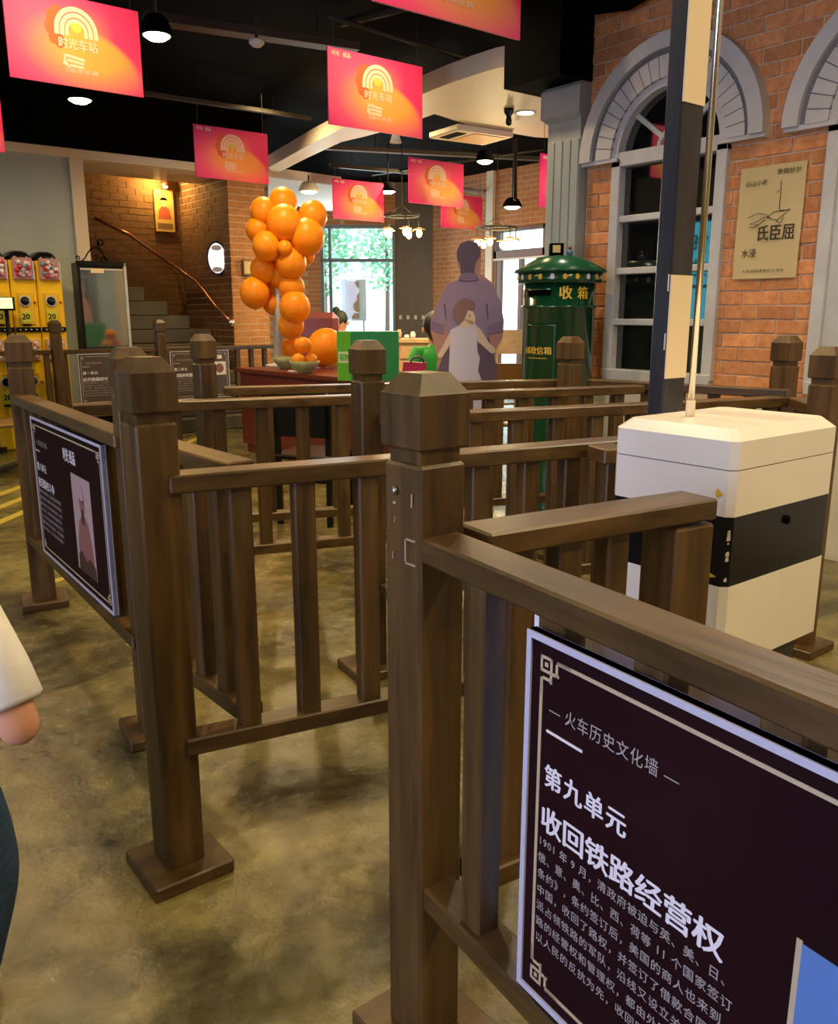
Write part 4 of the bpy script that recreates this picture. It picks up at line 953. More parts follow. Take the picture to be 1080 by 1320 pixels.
mat_plate = mat('plate_yellow', (0.72, 0.45, 0.02), 0.35); mat_lab = mat('coin_label_lime', (0.55, 0.55, 0.05), 0.5); mat_red = mat('button_red', (0.4, 0.05, 0.02), 0.4)
machine(2.375, 'yellow capsule vending machine at the right end of the row, beside the black display case', 3, 0)
machine(2.135, 'yellow capsule vending machine in the middle of the row of three', 4, 2)
machine(1.895, 'yellow capsule vending machine at the left end of the row, cut by the picture edge', 5, 1)
random.seed(21)
# small screen and purple lit strip on the machines' stand
p = at(8, 392, 8.2); tb = thing('payment_screen', (p.x, p.y, 0), 'small lit payment screen on a black stalk in front of the capsule machines', 'screen')
q = MB().frame(p, RV, FH, (0, 0, 1)); q.box((-0.07, -0.01, -0.06), (0.075, 0.02, 0.065), 0.004); q.build('housing', BLACKG, tb)
q = MB().frame(p, RV, FH, (0, 0, 1)); q.box((-0.065, -0.012, -0.04), (0.065, -0.009, 0.058)); q.build('display', mat('lit_display', (0.8, 1, 0.5), emit=(0.75, 1.0, 0.45), es=1.0), tb)
MB().tube([(p.x, p.y+0.02, 0), (p.x, p.y+0.02, p.z-0.05)], 0.02, 8).build('stalk', BLACKG, tb)
# ------------------------------------------------------------------ black display case with iron scroll
dc = thing('display_case', (2.95, 9.0, 0), 'black framed glossy display case topped with wrought iron scrollwork', 'display case')
a = at(98, 333, 8.75); b = at(162, 341, 9.05); a.z = b.z = 0
uu = (b-a).normalized(); vv = Vector((-uu.y, uu.x, 0)); wd = (b-a).length
if vv.dot(FH) < 0: vv = -vv
def dcb(nm, p0, p1, m, ch=0.004): q = MB().frame(a, uu, vv, (0, 0, 1)); q.box(p0, p1, ch); return q.build(nm, m, dc)
dcb('cabinet', (0, 0.02, 0.04), (wd, 0.19, 1.80), BLACKG, 0.008)
for s in (0, wd-0.028): dcb('frame_post', (s, -0.008, 0.04), (s+0.028, 0.03, 1.81), GREYP if s else BLACKG)
dcb('frame_rail', (0, -0.008, 1.77), (wd, 0.03, 1.815), BLACKG); dcb('frame_rail', (0, -0.008, 0.30), (wd, 0.03, 0.36), BLACKG)
dcb('inner_rail', (0.028, -0.002, 1.725), (wd-0.028, 0.022, 1.745), GREYP)
dcb('glass_front', (0.028, 0.006, 0.36), (wd-0.028, 0.018, 1.725), mat('mirror_dark_glass', (0.30, 0.34, 0.37), 0.05, 0.9), 0.0)
dcb('label_strip', (0.13, -0.004, 1.70), (0.26, 0.0, 1.745), CREAM, 0.0)
for s in (0.02, wd-0.06): dcb('foot', (s, 0.03, 0), (s+0.04, 0.17, 0.05), BLACK)
def scroll(pts, r=0.007): q = MB(); q.tube([a+uu*x+vv*0.05+Vector((0, 0, 1.81+z)) for x, z in pts], r, 6); return q.build('iron_scroll', BLACK, dc)
def spiral(cx, cz, r0, r1, t0, t1, n=18): return [(cx+(r0+(r1-r0)*i/n)*math.cos(t0+(t1-t0)*i/n), cz+(r0+(r1-r0)*i/n)*math.sin(t0+(t1-t0)*i/n)) for i in range(n+1)]
scroll([(0.02, 0), (0.06, 0.0), (0.10, 0.03), (0.13, 0.08), (0.17, 0.125), (0.215, 0.14), (0.26, 0.115), (0.29, 0.07), (0.31, 0.02)])
scroll(spiral(0.285, 0.03, 0.035, 0.012, 0.2, -6.5)); scroll(spiral(0.265, 0.185, 0.035, 0.010, 2.6, -4.0)); scroll([(0.235, 0.205), (0.24, 0.16), (0.265, 0.11)])
scroll(spiral(0.205, 0.05, 0.03, 0.010, 3.3, 9.5), 0.005); scroll(spiral(0.03, 0.035, 0.022, 0.008, -1.2, 5.0), 0.006)
# ------------------------------------------------------------------ stair recess: wall poster, sconce, oval sign, little frame
SW = 11.0
def sw(px, py):
    r = ray(px, py); return Vector((0, 0, HC))+r*((SW-0.02)/r.y)
a = sw(201, 298); b = sw(222, 246)
pt = thing('wall_poster', (a.x, SW-0.02, a.z), 'yellowed old portrait poster on the stairwell bricks under the warm lamp', 'poster')
W_, H_ = b.x-a.x, b.z-a.z
def wp(nm, poly, z0, z1, m): q = MB().frame((a.x, SW-0.012, a.z), (1, 0, 0), (0, 0, 1), (0, -1, 0)); q.prism([(x*W_, y*H_) for x, y in poly], z0, z1); return q.build(nm, m, pt)
wp('paper', [(0, 0), (1, 0), (1, 1), (0, 1)], -0.004, 0.022, mat('yellowed_paper', (0.62, 0.42, 0.10), 0.7))
wp('robe_print', [(0.15, 0.3), (0.85, 0.3), (0.75, 0.55), (0.55, 0.62), (0.4, 0.62), (0.22, 0.52)], 0.022, 0.023, mat('red_print', (0.45, 0.09, 0.04), 0.7))
wp('face_print', ell(0.48, 0.68, 0.16, 0.09), 0.023, 0.024, mat('face_print', (0.65, 0.45, 0.2), 0.7)); wp('hair_print', ell(0.48, 0.75, 0.2, 0.07, 12, 0, math.pi), 0.024, 0.025, BLACK)
wp('caption_print', [(0.1, 0.06), (0.9, 0.06), (0.9, 0.2), (0.1, 0.2)], 0.022, 0.023, mat('caption_print', (0.2, 0.12, 0.04), 0.7))
p = sw(209, 236); sc = thing('wall_lamp', (p.x, p.y-0.05, p.z), 'small warm wall lamp shining down on the stairwell poster', 'lamp')
q = MB(); q.lathe([(0.02, p.z+0.02), (0.05, p.z-0.02), (0.06, p.z-0.05)], 14, (p.x, p.y-0.09)); q.build('shade', DWOOD, sc)
q = MB(); q.ball((p.x, p.y-0.09, p.z-0.04), 0.035, 10, 8); q.build('bulb', BULB, sc)
MB().tube([(p.x, p.y+0.02, p.z+0.01), (p.x, p.y-0.09, p.z+0.02)], 0.012, 6).build('bracket', PIPE, sc)
r = ray(280, 333); p = Vector((0, 0, HC))+r*((4.76-0.06)/r.x)
ov = thing('oval_lightbox', (p.x, p.y, p.z-0.2), 'oval lit sign with a dark rim on the side of the brick pillar', 'sign')
for nm, rx, rz, d0, d1, m in (('rim', 0.125, 0.20, -0.035, 0.015, BLACKG), ('lit_face', 0.105, 0.175, 0.015, 0.02, mat('lit_oval', (1, 1, 1), emit=(0.95, 0.93, 1.0), es=0.75)), ('ornament_top', 0.06, 0.03, 0.02, 0.023, EDGE)):
    q = MB().frame(p+Vector((0, 0, 0.12 if nm == 'ornament_top' else 0)), RV, (0, 0, 1), -FH); q.prism(ell(0, 0, rx, rz, 28), d0, d1); q.build(nm, m, ov)
q = MB().frame(p+Vector((0, 0, -0.13)), RV, (0, 0, 1), -FH); q.prism(ell(0, 0, 0.06, 0.03, 16), 0.02, 0.023); q.build('ornament_bottom', EDGE, ov)
MB().tube([p+FH*0.03, Vector((4.77, p.y+0.03, p.z))], 0.015, 6).build('bracket', BLACKG, ov)
r = ray(318, 345); p = Vector((0, 0, HC))+r*((YB)/r.y)
pf = thing('picture_frame', (p.x, p.y, p.z-0.09), 'tiny brown framed picture on the front of the brick pillar', 'picture')
q = MB(); q.box((p.x-0.06, p.y-0.03, p.z-0.09), (p.x+0.06, p.y+0.02, p.z+0.09), 0.005); q.build('frame', CHW, pf); box('print', (p.x-0.045, p.y-0.032, p.z-0.07), (p.x+0.045, p.y-0.029, p.z+0.07), ICARD, pf)
# ------------------------------------------------------------------ red table with its display
def tablebox(label, px0, py0, px1, py1, z, depth, m):
    a = onz(px0, py0, z); b = onz(px1, py1, z); u = (b-a); u.z = 0; L = u.length; u.normalize(); v = Vector((-u.y, u.x, 0))
    if v.dot(FH) < 0: v = -v
    t = thing('display_table', ((a+b)/2).xy.to_3d(), label, 'table')
    for nm, p0, p1 in (('table_top', (0, 0, z-0.04), (L, depth, z)), ('front_panel', (0.03, 0.03, 0.08), (L-0.03, 0.06, z-0.04)), ('side_panel', (0.03, 0.06, 0.08), (0.06, depth-0.03, z-0.04)), ('side_panel', (L-0.06, 0.06, 0.08), (L-0.03, depth-0.03, z-0.04)), ('plinth', (0.06, 0.06, 0), (L-0.06, depth-0.06, 0.08))):
        q = MB().frame((a.x, a.y, 0), u, v, (0, 0, 1)); q.box(p0, p1, 0.004); q.build(nm, m, t)
    return a, u, v, L
TZ = 0.80
ta, tu, tv, tL = tablebox('dark red lacquered display table holding the orange display', 303, 474, 500, 492, TZ, 0.62, DWOOD)
def ontable(px, py, d): q = at(px, py, d); return q
td = 8.15
# balloon tree: each balloon a part of the tree
pp = onz(358, 472, TZ); pd = pp.dot(FH)
bt = thing('balloon_tree', (pp.x, pp.y, TZ+0.001), 'tall tree of orange balloons on a white pole beside the brick pillar', 'balloon tree')
top = at(362, 290, pd)
MB().tube([(pp.x, pp.y, TZ+0.004), (top.x, top.y, top.z)], 0.042, 10).build('pole', PLAST, bt); q = MB(); q.lathe([(0.12, TZ+0.001), (0.12, TZ+0.015), (0.05, TZ+0.03)], 18, (pp.x, pp.y)); q.build('pole_base', PLAST, bt)
def balloon(px, py, rpx, dd, parent=None, **k):
    d = pd+dd; c = at(px, py, d); r = rpx*d/1150.0
    t = parent
    q = MB(); q.ball(c, r, 18, 12, (1, 1, 1.06)); 
    q.lathe([(0.004, c.z-r*1.10), (0.014, c.z-r*1.12), (0.012, c.z-r*1.03)], 8, (c.x, c.y))
    return q.build('balloon', ORNG, t, **k)
random.seed(5)
for x, y, r, dd in ((385,205,62,0),(480,160,65,.05),(630,225,65,.02),(355,295,54,-.02),(487,262,80,-.14),(600,330,80,-.1),(398,375,64,-.2),(385,490,62,-.05),(490,385,34,-.22),(520,460,72,-.1),(590,420,45,.1),(340,608,68,-.1),(525,580,60,-.06),(430,660,48,.05),(540,680,72,-.12),(522,770,60,-.05),(440,545,66,.12),(455,300,75,.1),(470,520,60,.0),(415,610,50,.1),(545,300,70,.15),(420,300,60,.16),(500,640,45,.14)):
    balloon(240+x/3.857, 220+y/3.857, r*1.1/3.857, dd, bt)
# loose balloons / oranges on the table
def orange(px, py, rpx, nm, label, z=None, d=None, cat='balloon', group=None):
    d = d or pd; c = at(px, py, d); r = rpx*d/1150.0
    if z is not None: c.z = z+r
    q = MB(); q.ball(c, r, 18, 12); return q.build(nm, ORNG, None, label, cat, group)
orange(421, 459, 26, 'balloon', 'big round orange ball on the red table beside the green box', TZ, pd-0.25)
orange(376, 448, 13.5, 'balloon', 'mid-sized orange ball behind the left bowl, right of the white pole', None, pd+0.15)
BOWL = mat('olive_bowl', (0.30, 0.30, 0.13), 0.3)
def bowl(px, py, label, s=1.0):
    p = onz(px, py, TZ); t = thing('bowl', (p.x, p.y, TZ), label, 'bowl', 'olive bowls on the red table')
    q = MB(); q.lathe([(0.05*s, TZ), (0.055*s, TZ+0.008), (0.095*s, TZ+0.05), (0.118*s, TZ+0.105), (0.112*s, TZ+0.105), (0.088*s, TZ+0.055), (0.04*s, TZ+0.02), (0.0, TZ+0.018)], 28, (p.x, p.y)); q.build('shell', BOWL, t); return p
b1 = bowl(368, 475, 'olive glazed bowl nearest the white balloon pole'); b2 = bowl(393, 481, 'olive glazed bowl heaped with small oranges, next to the big ball', 1.12)
def fruit(c, r, label): q = MB(); q.ball(c, r, 14, 10, (1, 1, .95)); q.build('orange_fruit', ORNG, None, label, 'orange', 'oranges in the bowl')
fruit((b2.x-0.062, b2.y+0.0, TZ+0.115), 0.06, 'orange at the left of the right-hand bowl'); fruit((b2.x+0.062, b2.y-0.0, TZ+0.115), 0.058, 'orange at the right of the right-hand bowl'); fruit((b2.x+0.0, b2.y+0.02, TZ+0.237), 0.075, 'largest orange crowning the right-hand bowl')
# white spoon-like thing on the table
p = onz(372, 479, TZ+0.002); q = MB(); q.tube([p, p+tu*0.06+Vector((0, 0, 0.006)), p+tu*0.14], [0.012, 0.008, 0.005], 8); q.build('white_spoon', PLAST, None, 'white spoon lying on the red table in front of the bowls', 'spoon')
# green carton
a = onz(436, 490, TZ); b = onz(453, 489, TZ); 
gb = thing('green_carton', (a.x, a.y, TZ), 'green carton with a white label standing on the red table', 'box')
gu = (tu*0.93+tv*0.37).normalized(); gv = Vector((-gu.y, gu.x, 0)); gh = 0.37
c = onz(453, 491, TZ); w1 = 0.14
q = MB(); c2 = c+RV*0.36+FH*0.03; c0 = c-RV*0.11+FH*0.04; c3 = c0+FH*0.22; c4 = c2+FH*0.22
q.prism([(c0.x, c0.y), (c.x, c.y), (c2.x, c2.y), (c4.x, c4.y), (c3.x, c3.y)], TZ, TZ+gh); q.build('carton', GREEND, gb)
u = (c-c0).normalized(); L = (c-c0).length; n = u.cross(Vector((0, 0, 1)))
if n.dot(FH) > 0: n = -n
q = MB().frame(c0, u, (0, 0, 1), n); q.box((0.001, 0.001, 0), (L-0.001, gh-0.001, 0.002)); q.build('bright_side', GREENL, gb)
q = MB().frame(c0, u, (0, 0, 1), n); q.box((0.012, 0.135, 0.002), (L-0.008, 0.22, 0.003)); q.build('label', mat('pale_green_label', (0.55, 0.66, 0.42), 0.6), gb)
q = MB(); put_text(q, '福物', 0.06, c0+u*0.02+Vector((0, 0, 0.155)), u, (0, 0, 1), n, 0.02, 1.0, 0.0045, width=L-0.04); q.build('label_lettering', GREENL, gb)
# ------------------------------------------------------------------ chairs
def chair(px, d, label, yaw, m=None, h=0.95, seat=0.45, upright=False):
    m = m or CHW; p = at(px, 500, d); x, y = p.x, p.y; u = RV*math.cos(yaw)+FH*math.sin(yaw); v = FH*math.cos(yaw)-RV*math.sin(yaw)
    t = thing('chair', (x, y, 0), label, 'chair', 'chairs of the dining area')
    F = lambda: MB().frame((x, y, 0), u, v, (0, 0, 1))
    F().box((-0.21, -0.2, seat-0.03), (0.21, 0.22, seat), 0.01).build('seat', m, t)
    for sx in (-0.19, 0.155):
        F().box((sx, -0.19, 0), (sx+0.035, -0.155, seat-0.03), 0.004).build('leg', m, t)
        F().box((sx, 0.17, 0), (sx+0.035, 0.205, h-0.06), 0.004).build('leg', m, t)
    q = MB().frame(Vector((x, y, 0))+v*0.185, u, (0, 0, 1), v)
    n = 12; poly = [(-0.2, h-0.28), (0.2, h-0.28)]+[(0.2-0.06+0.06*math.cos(math.pi/2*i/6), h-0.06+0.06*math.sin(math.pi/2*i/6)) for i in range(7)]+[(-0.2+0.06-0.06*math.sin(math.pi/2*i/6), h-0.06+0.06*math.cos(math.pi/2*i/6)) for i in range(7)]
    q.prism(poly, -0.012, 0.02); q.build('backrest', m, t)
    F().box((-0.17, -0.165, 0.2), (0.17, -0.145, 0.23), 0.003).build('stretcher', m, t)
    return t
chair(645, 7.0, 'brown wooden chair with a rounded back between the cut-out and the post box', math.pi*0.97, None, 0.92)
chair(405, 5.4, 'black wooden chair behind the middle railings, left of centre', math.pi*0.9, BLACKG, 0.84)
chair(0, 6.9, 'brown chair with a rounded seat back cut by the left edge of the picture', math.pi*0.75, CHW, 0.98)
p = at(650, 441, 10.2)
chair(652, 10.4, 'tall-backed wooden chair by the far glass door', math.pi*1.05, LWOOD, 1.12)
# purple-brown armchair back by the window
p = at(405, 420, 10.6); ac = thing('armchair', (p.x, p.y, 0), 'maroon leather armchair behind the balloon tree by the far window', 'armchair')
MAR = mat('maroon_leather', (0.14, 0.030, 0.035), 0.35)
for nm, p0, p1, ch in (('backrest', (-0.30, -0.08, 0.35), (0.30, 0.1, 1.32), 0.07), ('seat', (-0.28, 0.1, 0.28), (0.28, 0.6, 0.46), 0.05), ('armrest', (-0.36, 0.05, 0.28), (-0.28, 0.6, 0.66), 0.03), ('armrest', (0.28, 0.05, 0.28), (0.36, 0.6, 0.66), 0.03)):
    q = MB().frame((p.x, p.y, 0), RV, FH, (0, 0, 1)); q.box(p0, p1, ch); q.build(nm, MAR, ac)
for s in (-0.3, 0.26):
    for e in (0.0, 0.52): q = MB().frame((p.x, p.y, 0), RV, FH, (0, 0, 1)); q.box((s, e, 0), (s+0.04, e+0.04, 0.29)); q.build('leg', BLACK, ac)
# pale wood counter with small things, far right of the window
p = at(530, 437, 11.2); z = p.z; ct = thing('counter', (p.x, p.y, 0), 'pale wooden counter in front of the grey panel, right of the far window', 'counter')
F = lambda: MB().frame((p.x, p.y, 0), RV, FH, (0, 0, 1))
F().box((-0.22, 0, z-0.05), (0.62, 0.5, z), 0.004).build('counter_top', LWOOD, ct); F().box((-0.2, 0.03, 0), (0.6, 0.47, z-0.05)).build('carcass', LWOOD, ct)
F().box((-0.14, 0.015, z-0.25), (0.2, 0.03, z-0.10), 0.003).build('drawer', LWOOD, ct); F().box((0.22, 0.015, z-0.25), (0.58, 0.03, z-0.10), 0.003).build('drawer', LWOOD, ct)
for sx, m, h, lb in ((-0.16, LWOOD, 0.12, 'tan paper packet on the left end of the pale counter'), (0.02, PLAST, 0.09, 'white cup on the middle of the pale counter'), (-0.06, PLAST, 0.05, 'low white jar on the pale counter between packet and cup')):
    q = MB(); c = Vector((p.x, p.y, z))+RV*sx+FH*0.15; q.lathe([(0.03, z), (0.035, z+h*.7), (0.025, z+h*.8), (0.025, z+h)], 12, (c.x, c.y)); q.build('jar', m, None, lb, 'jar')
for i in range(4):
    c = fw(-0.36+0.145*i, 0.0); pz = at(516+10*i, 409, 15.45).z
    fwbox('wall_socket', -0.33+0.135*i-0.025, -0.33+0.135*i+0.025, pz-0.035, pz+0.035, PLAST, None, -0.012, 0.002, label='white wall socket on the grey panel, number %s from the window' % ('one', 'two', 'three', 'four')[i], cat='socket', group='sockets in a row on the grey panel')
# magenta bag
p = at(535, 482, 7.8); mb_ = thing('handbag', (p.x, p.y, p.z), 'magenta handbag with dark purple handles on a stool behind the front post', 'bag')
MAG = mat('magenta_fabric', (0.35, 0.01, 0.10), 0.5); PUR = mat('purple_strap', (0.06, 0.02, 0.10), 0.5)
F = lambda: MB().frame(p, RV, FH, (0, 0, 1))
F().add([(-.12,-.06,0),(.10,-.06,0),(.10,.06,0),(-.12,.06,0),(-.105,-.05,.11),(.105,-.05,.10),(.105,.05,.10),(-.105,.05,.11)], [(0,3,2,1),(4,5,6,7),(0,1,5,4),(1,2,6,5),(2,3,7,6),(3,0,4,7)]).build('bag_body', MAG, mb_)
for e in (-0.05, 0.05): F().tube([(0.02-0.06*math.cos(math.pi*i/8), e, 0.10+0.055*math.sin(math.pi*i/8)) for i in range(9)], 0.008, 6).build('handle', PUR, mb_)
sl_ = thing('stool', (p.x, p.y, 0), 'dark round stool under the magenta handbag', 'stool')
q = MB(); q.lathe([(0.17, p.z-0.035), (0.18, p.z-0.02), (0.17, p.z)], 20, (p.x, p.y)); q.build('seat', DWOOD, sl_)
for i in range(4):
    a = i*math.pi/2+.6; MB().tube([(p.x+.1*math.cos(a), p.y+.1*math.sin(a), p.z-0.03), (p.x+.16*math.cos(a), p.y+.16*math.sin(a), 0)], 0.014, 6).build('leg', DWOOD, sl_)
# ------------------------------------------------------------------ cut-out board of a man and a boy
cp_ = at(603, 490, 6.1); z0 = 0.0
SX = 6.1/1135.0
cu = thing('cutout_standee', (cp_.x, cp_.y, 0), 'flat standee of a man in a purple shirt hugged by a boy', 'standee')
CN = -FH
def cpt(px, py):
    q = at(px, py, 6.1); return ((q-cp_).dot(RV), q.z)
def cut(nm, pts, z0, z1, m):
    q = MB().frame((cp_.x, cp_.y, 0), RV, (0, 0, 1), CN); q.prism([cpt(550+x/6.282, 290+y/6.282) for x, y in pts], z0, z1); return q.build(nm, m, cu)
PS = mat('print_purple_shirt', (0.32,0.225,0.33), 0.7); PH = mat('print_dark_hair', (0.115,0.075,0.115), 0.7); PSK = mat('print_skin_brown', (0.50,0.25,0.19), 0.7); PT = mat('print_trousers', (0.15,0.095,0.15), 0.7)
PV = mat('print_vest', (0.70,0.63,0.74), 0.7); PB = mat('print_boy_hair', (0.28,0.14,0.13), 0.7); PK = mat('print_boy_skin', (0.80,0.58,0.42), 0.7); PL = mat('print_outline', (0.13, 0.08, 0.12), 0.7); PD = mat('print_shirt_shade', (0.24,0.155,0.26), 0.7)
bottom = 2150
out = [(80,1185),(90,1080),(30,860),(30,790),(60,690),(150,490),(250,440),(275,390),(240,300),(240,220),(270,150),(340,120),(410,145),(440,210),(440,300),(430,390),(520,460),(590,600),(625,770),(620,870),(610,930),(560,1010),(560,1160),(540,1500),(540,2080),(400,2090),(380,1700),(330,1700),(300,2090),(150,2080),(130,1500)]
cut('backing_board', out, -0.012, 0.0, PSK)
cut('trousers_print', [(85,1175),(200,900),(500,900),(570,1165),(540,1500),(530,2060),(405,2070),(380,1700),(330,1700),(300,2070),(160,2060),(130,1500)], 0, 0.001, PT)
cut('shirt_print', [(160,485),(250,450),(280,395),(300,390),(400,395),(425,440),(515,465),(580,600),(490,720),(500,890),(480,960),(160,960),(165,740),(140,640)], 0.001, 0.002, PS)
cut('sleeve_print', [(160,485),(175,620),(165,740),(135,880),(35,850),(40,780),(65,690)], 0.002, 0.003, PS); cut('sleeve_print', [(515,465),(590,600),(622,770),(618,860),(490,885),(495,720),(480,600)], 0.002, 0.003, PS)
cut('cuff_print', [(35,770),(145,815),(135,885),(32,850)], 0.003, 0.004, PD); cut('cuff_print', [(490,815),(622,770),(618,860),(490,890)], 0.003, 0.004, PD)
cut('collar_print', [(255,450),(285,388),(395,388),(425,440),(380,435),(290,440)], 0.003, 0.004, PD)
cut('hair_print', [(275,395),(270,320),(245,270),(242,215),(270,155),(340,125),(410,148),(438,205),(425,260),(390,310),(380,395),(330,380)], 0.004, 0.005, PH)
cut('seam_print', [(135,640),(150,640),(160,760),(152,760)], 0.003, 0.0035, PL); cut('seam_print', [(478,640),(492,640),(500,760),(490,760)], 0.003, 0.0035, PL); cut('seam_print', [(262,446),(335,452),(420,440),(418,450),(335,462),(262,456)], 0.0042, 0.0046, PL)
cut('vest_print', [(190,850),(260,815),(330,830),(395,800),(405,880),(410,1020),(430,1080),(415,1180),(440,1250),(470,1500),(180,1500),(178,1200),(185,1000)], 0.005, 0.006, PV)
cut('boy_neck_print', [(255,810),(300,760),(360,770),(395,800),(330,832)], 0.006, 0.007, PK); cut('boy_face_print', [(300,760),(330,680),(370,690),(392,740),(392,795),(345,805)], 0.006, 0.007, PK)
cut('boy_hair_print', [(260,810),(215,740),(210,690),(235,640),(280,600),(330,590),(380,620),(392,650),(375,700),(335,690),(315,740),(300,775)], 0.007, 0.008, PB)
cut('boy_ear_print', ell(346, 738, 8, 15, 10), 0.008, 0.009, PSK)
cut('boy_arm_print', [(190,860),(190,960),(170,1000),(125,1070),(95,1080),(88,1050),(140,960)], 0.006, 0.007, PK); cut('boy_arm_print', [(398,810),(440,850),(500,950),(555,1000),(555,1035),(520,1040),(460,985),(410,940)], 0.006, 0.007, PK)
q = MB().frame((cp_.x, cp_.y, 0), RV, FH, (0, 0, 1)); q.box((-0.22, 0.0, 0), (0.22, 0.3, 0.02)); q.build('stand_base', BLACK, cu); MB().bar(Vector((cp_.x, cp_.y, 0.9))+FH*0.02, Vector((cp_.x, cp_.y, 0.02))+FH*0.26, 0.03, 0.02).build('strut', BLACK, cu)
# ------------------------------------------------------------------ people
def skin_mesh(name, nodes, edges, m, parent, sub=2):
    me = bpy.data.meshes.new(name); off = ORG[parent.name]
    me.from_pydata([tuple(Vector(p)-off) for p, r in nodes], edges, []); o = bpy.data.objects.new(name, me); COL.objects.link(o)
    md = o.modifiers.new('skin', 'SKIN'); md.use_smooth_shade = True; md.branch_smoothing = 0.4
    for i, (p, r) in enumerate(nodes):
        sv = me.skin_vertices[0].data[i]; sv.radius = (r, r) if not isinstance(r, tuple) else r; sv.use_root = (i == 0)
    s2 = o.modifiers.new('sub', 'SUBSURF'); s2.levels = sub; s2.render_levels = sub
    bpy.context.view_layer.update()
    nm = bpy.data.meshes.new_from_object(o.evaluated_get(bpy.context.evaluated_depsgraph_get())); nm.materials.clear(); nm.materials.append(m)
    for pgn in nm.polygons: pgn.use_smooth = True
    o.modifiers.clear(); o.data = nm; nm.name = name; bpy.data.meshes.remove(me); o.parent = parent; ORG[o.name] = off; return o
def person(label, base, fwd, H, J, cloth, legm, hair, sleeve=True, sub=2, bun=False):
    f = Vector(fwd).normalized(); r = Vector((f.y, -f.x, 0)); B = Vector(base)
    T = lambda p: B+r*p[0]+f*p[1]+Vector((0, 0, p[2]))
    t = thing('person', B, label, 'person')
    N = []; E = []; ix = {}
    def nd(k, p, rad, par=None):
        ix[k] = len(N); N.append((T(p), rad))
        if par is not None: E.append((ix[par], ix[k]))
    s = H/1.05
    nd('pelvis', J['pelvis'], .085*s); nd('belly', J['belly'], .076*s, 'pelvis'); nd('chest', J['chest'], .080*s, 'belly'); nd('neck', J['neck'], .038*s, 'chest')
    nd('jaw', J['jaw'], .06*s, 'neck'); nd('head', J['head'], .088*s, 'jaw'); nd('crown', J['crown'], .06*s, 'head')
    for sd in ('l', 'r'):
        nd('sh'+sd, J['sh'+sd], .046*s, 'chest'); nd('el'+sd, J['el'+sd], .034*s, 'sh'+sd); nd('wr'+sd, J['wr'+sd], .023*s, 'el'+sd)
        w = Vector(J['wr'+sd]); hd = (w-Vector(J['el'+sd])).normalized(); nd('pa'+sd, w+hd*.035*s, (.024*s, .015*s), 'wr'+sd)
        sdv = Vector((1, 0, 0)) if abs(hd.x) < .7 else Vector((0, 1, 0))
        for i, (o_, L) in enumerate(((-.020, .036), (-.007, .042), (.007, .039), (.020, .030))):
            b_ = w+hd*.055*s+sdv*o_*s; nd('f%s%d' % (sd, i), b_, .0075*s, 'pa'+sd); nd('g%s%d' % (sd, i), b_+(hd*.9+Vector((0, 0, -.3)))*L*.5*s, .0068*s, 'f%s%d' % (sd, i)); nd('h%s%d' % (sd, i), b_+(hd*.75+Vector((0, 0, -.6)))*L*s, .0058*s, 'g%s%d' % (sd, i))
        tb_ = w+hd*.02*s-sdv*.026*s; nd('t%s' % sd, tb_, .008*s, 'pa'+sd); nd('u%s' % sd, tb_+(hd-sdv*.5)*.03*s, .007*s, 't'+sd)
        nd('hp'+sd, J['hp'+sd], .068*s, 'pelvis'); nd('kn'+sd, J['kn'+sd], .045*s, 'hp'+sd); nd('an'+sd, J['an'+sd], .030*s, 'kn'+sd); nd('to'+sd, Vector(J['an'+sd])+Vector((0, .10*s, -.025*s)), .024*s, 'an'+sd)
    skin_mesh('body', N, E, SKIN, t, sub)
    # shirt
    g = lambda a, b, k: Vector(J[a]).lerp(Vector(J[b]), k)
    q = MB(); vs = []; fs = []; n = 20
    rings = [('pelvis', -.03, .128, .100), ('pelvis', .03, .126, .098), ('belly', .0, .122, .096), ('belly', .06, .126, .098), ('chest', .0, .132, .100), ('chest', .045, .132, .092), ('chest', .078, .112, .076), ('neck', -.012, .070, .058), ('neck', .004, .048, .048)]
    for kk, dz, rx, ry in rings:
        c = Vector(J[kk])+Vector((0, 0, dz*s))
        for i in range(n):
            t_ = 2*math.pi*i/n; w_ = 1+.02*math.sin(5*t_+dz*60); vs.append(T((c.x+rx*s*w_*math.cos(t_), c.y+ry*s*w_*math.sin(t_), c.z)))
    for k in range(len(rings)-1): fs += [(k*n+i, k*n+(i+1) % n, (k+1)*n+(i+1) % n, (k+1)*n+i) for i in range(n)]
    fs += [tuple(range(n))[::-1], tuple((len(rings)-1)*n+i for i in range(n))]
    q.add(vs, fs, True)
    for sd in ('l', 'r'):
        q.tube([T(g('chest', 'sh'+sd, .45)+Vector((0, 0, .02*s))), T(Vector(J['sh'+sd])+Vector((0, 0, -.004*s))), T(g('sh'+sd, 'el'+sd, .4)), T(g('sh'+sd, 'el'+sd, .70)), T(g('sh'+sd, 'el'+sd, .74))], [.052*s, .056*s, .054*s, .055*s, .047*s], 14)
    q.build('shirt', cloth, t)
    N3 = [(T(J['pelvis']), .106*s)]; E3 = []
    N3.append((T(g('pelvis', 'belly', .5)), .098*s)); E3.append((0, 1))
    for sd in ('l', 'r'):
        i = len(N3); N3 += [(T(J['hp'+sd]), .080*s), (T(J['kn'+sd]), .062*s), (T(g('kn'+sd, 'an'+sd, 1.08)), .056*s)]; E3 += [(0, i), (i, i+1), (i+1, i+2)]
    skin_mesh('trousers', N3, E3, legm, t, sub)
    for sd in ('l', 'r'):
        a = Vector(J['an'+sd]); skin_mesh('shoe', [(T(a+Vector((0, .0, -.02*s))), .036*s), (T(a+Vector((0, .06*s, -.028*s))), .032*s), (T(a+Vector((0, .11*s, -.03*s))), .026*s)], [(0, 1), (1, 2)], PLAST, t, 1)
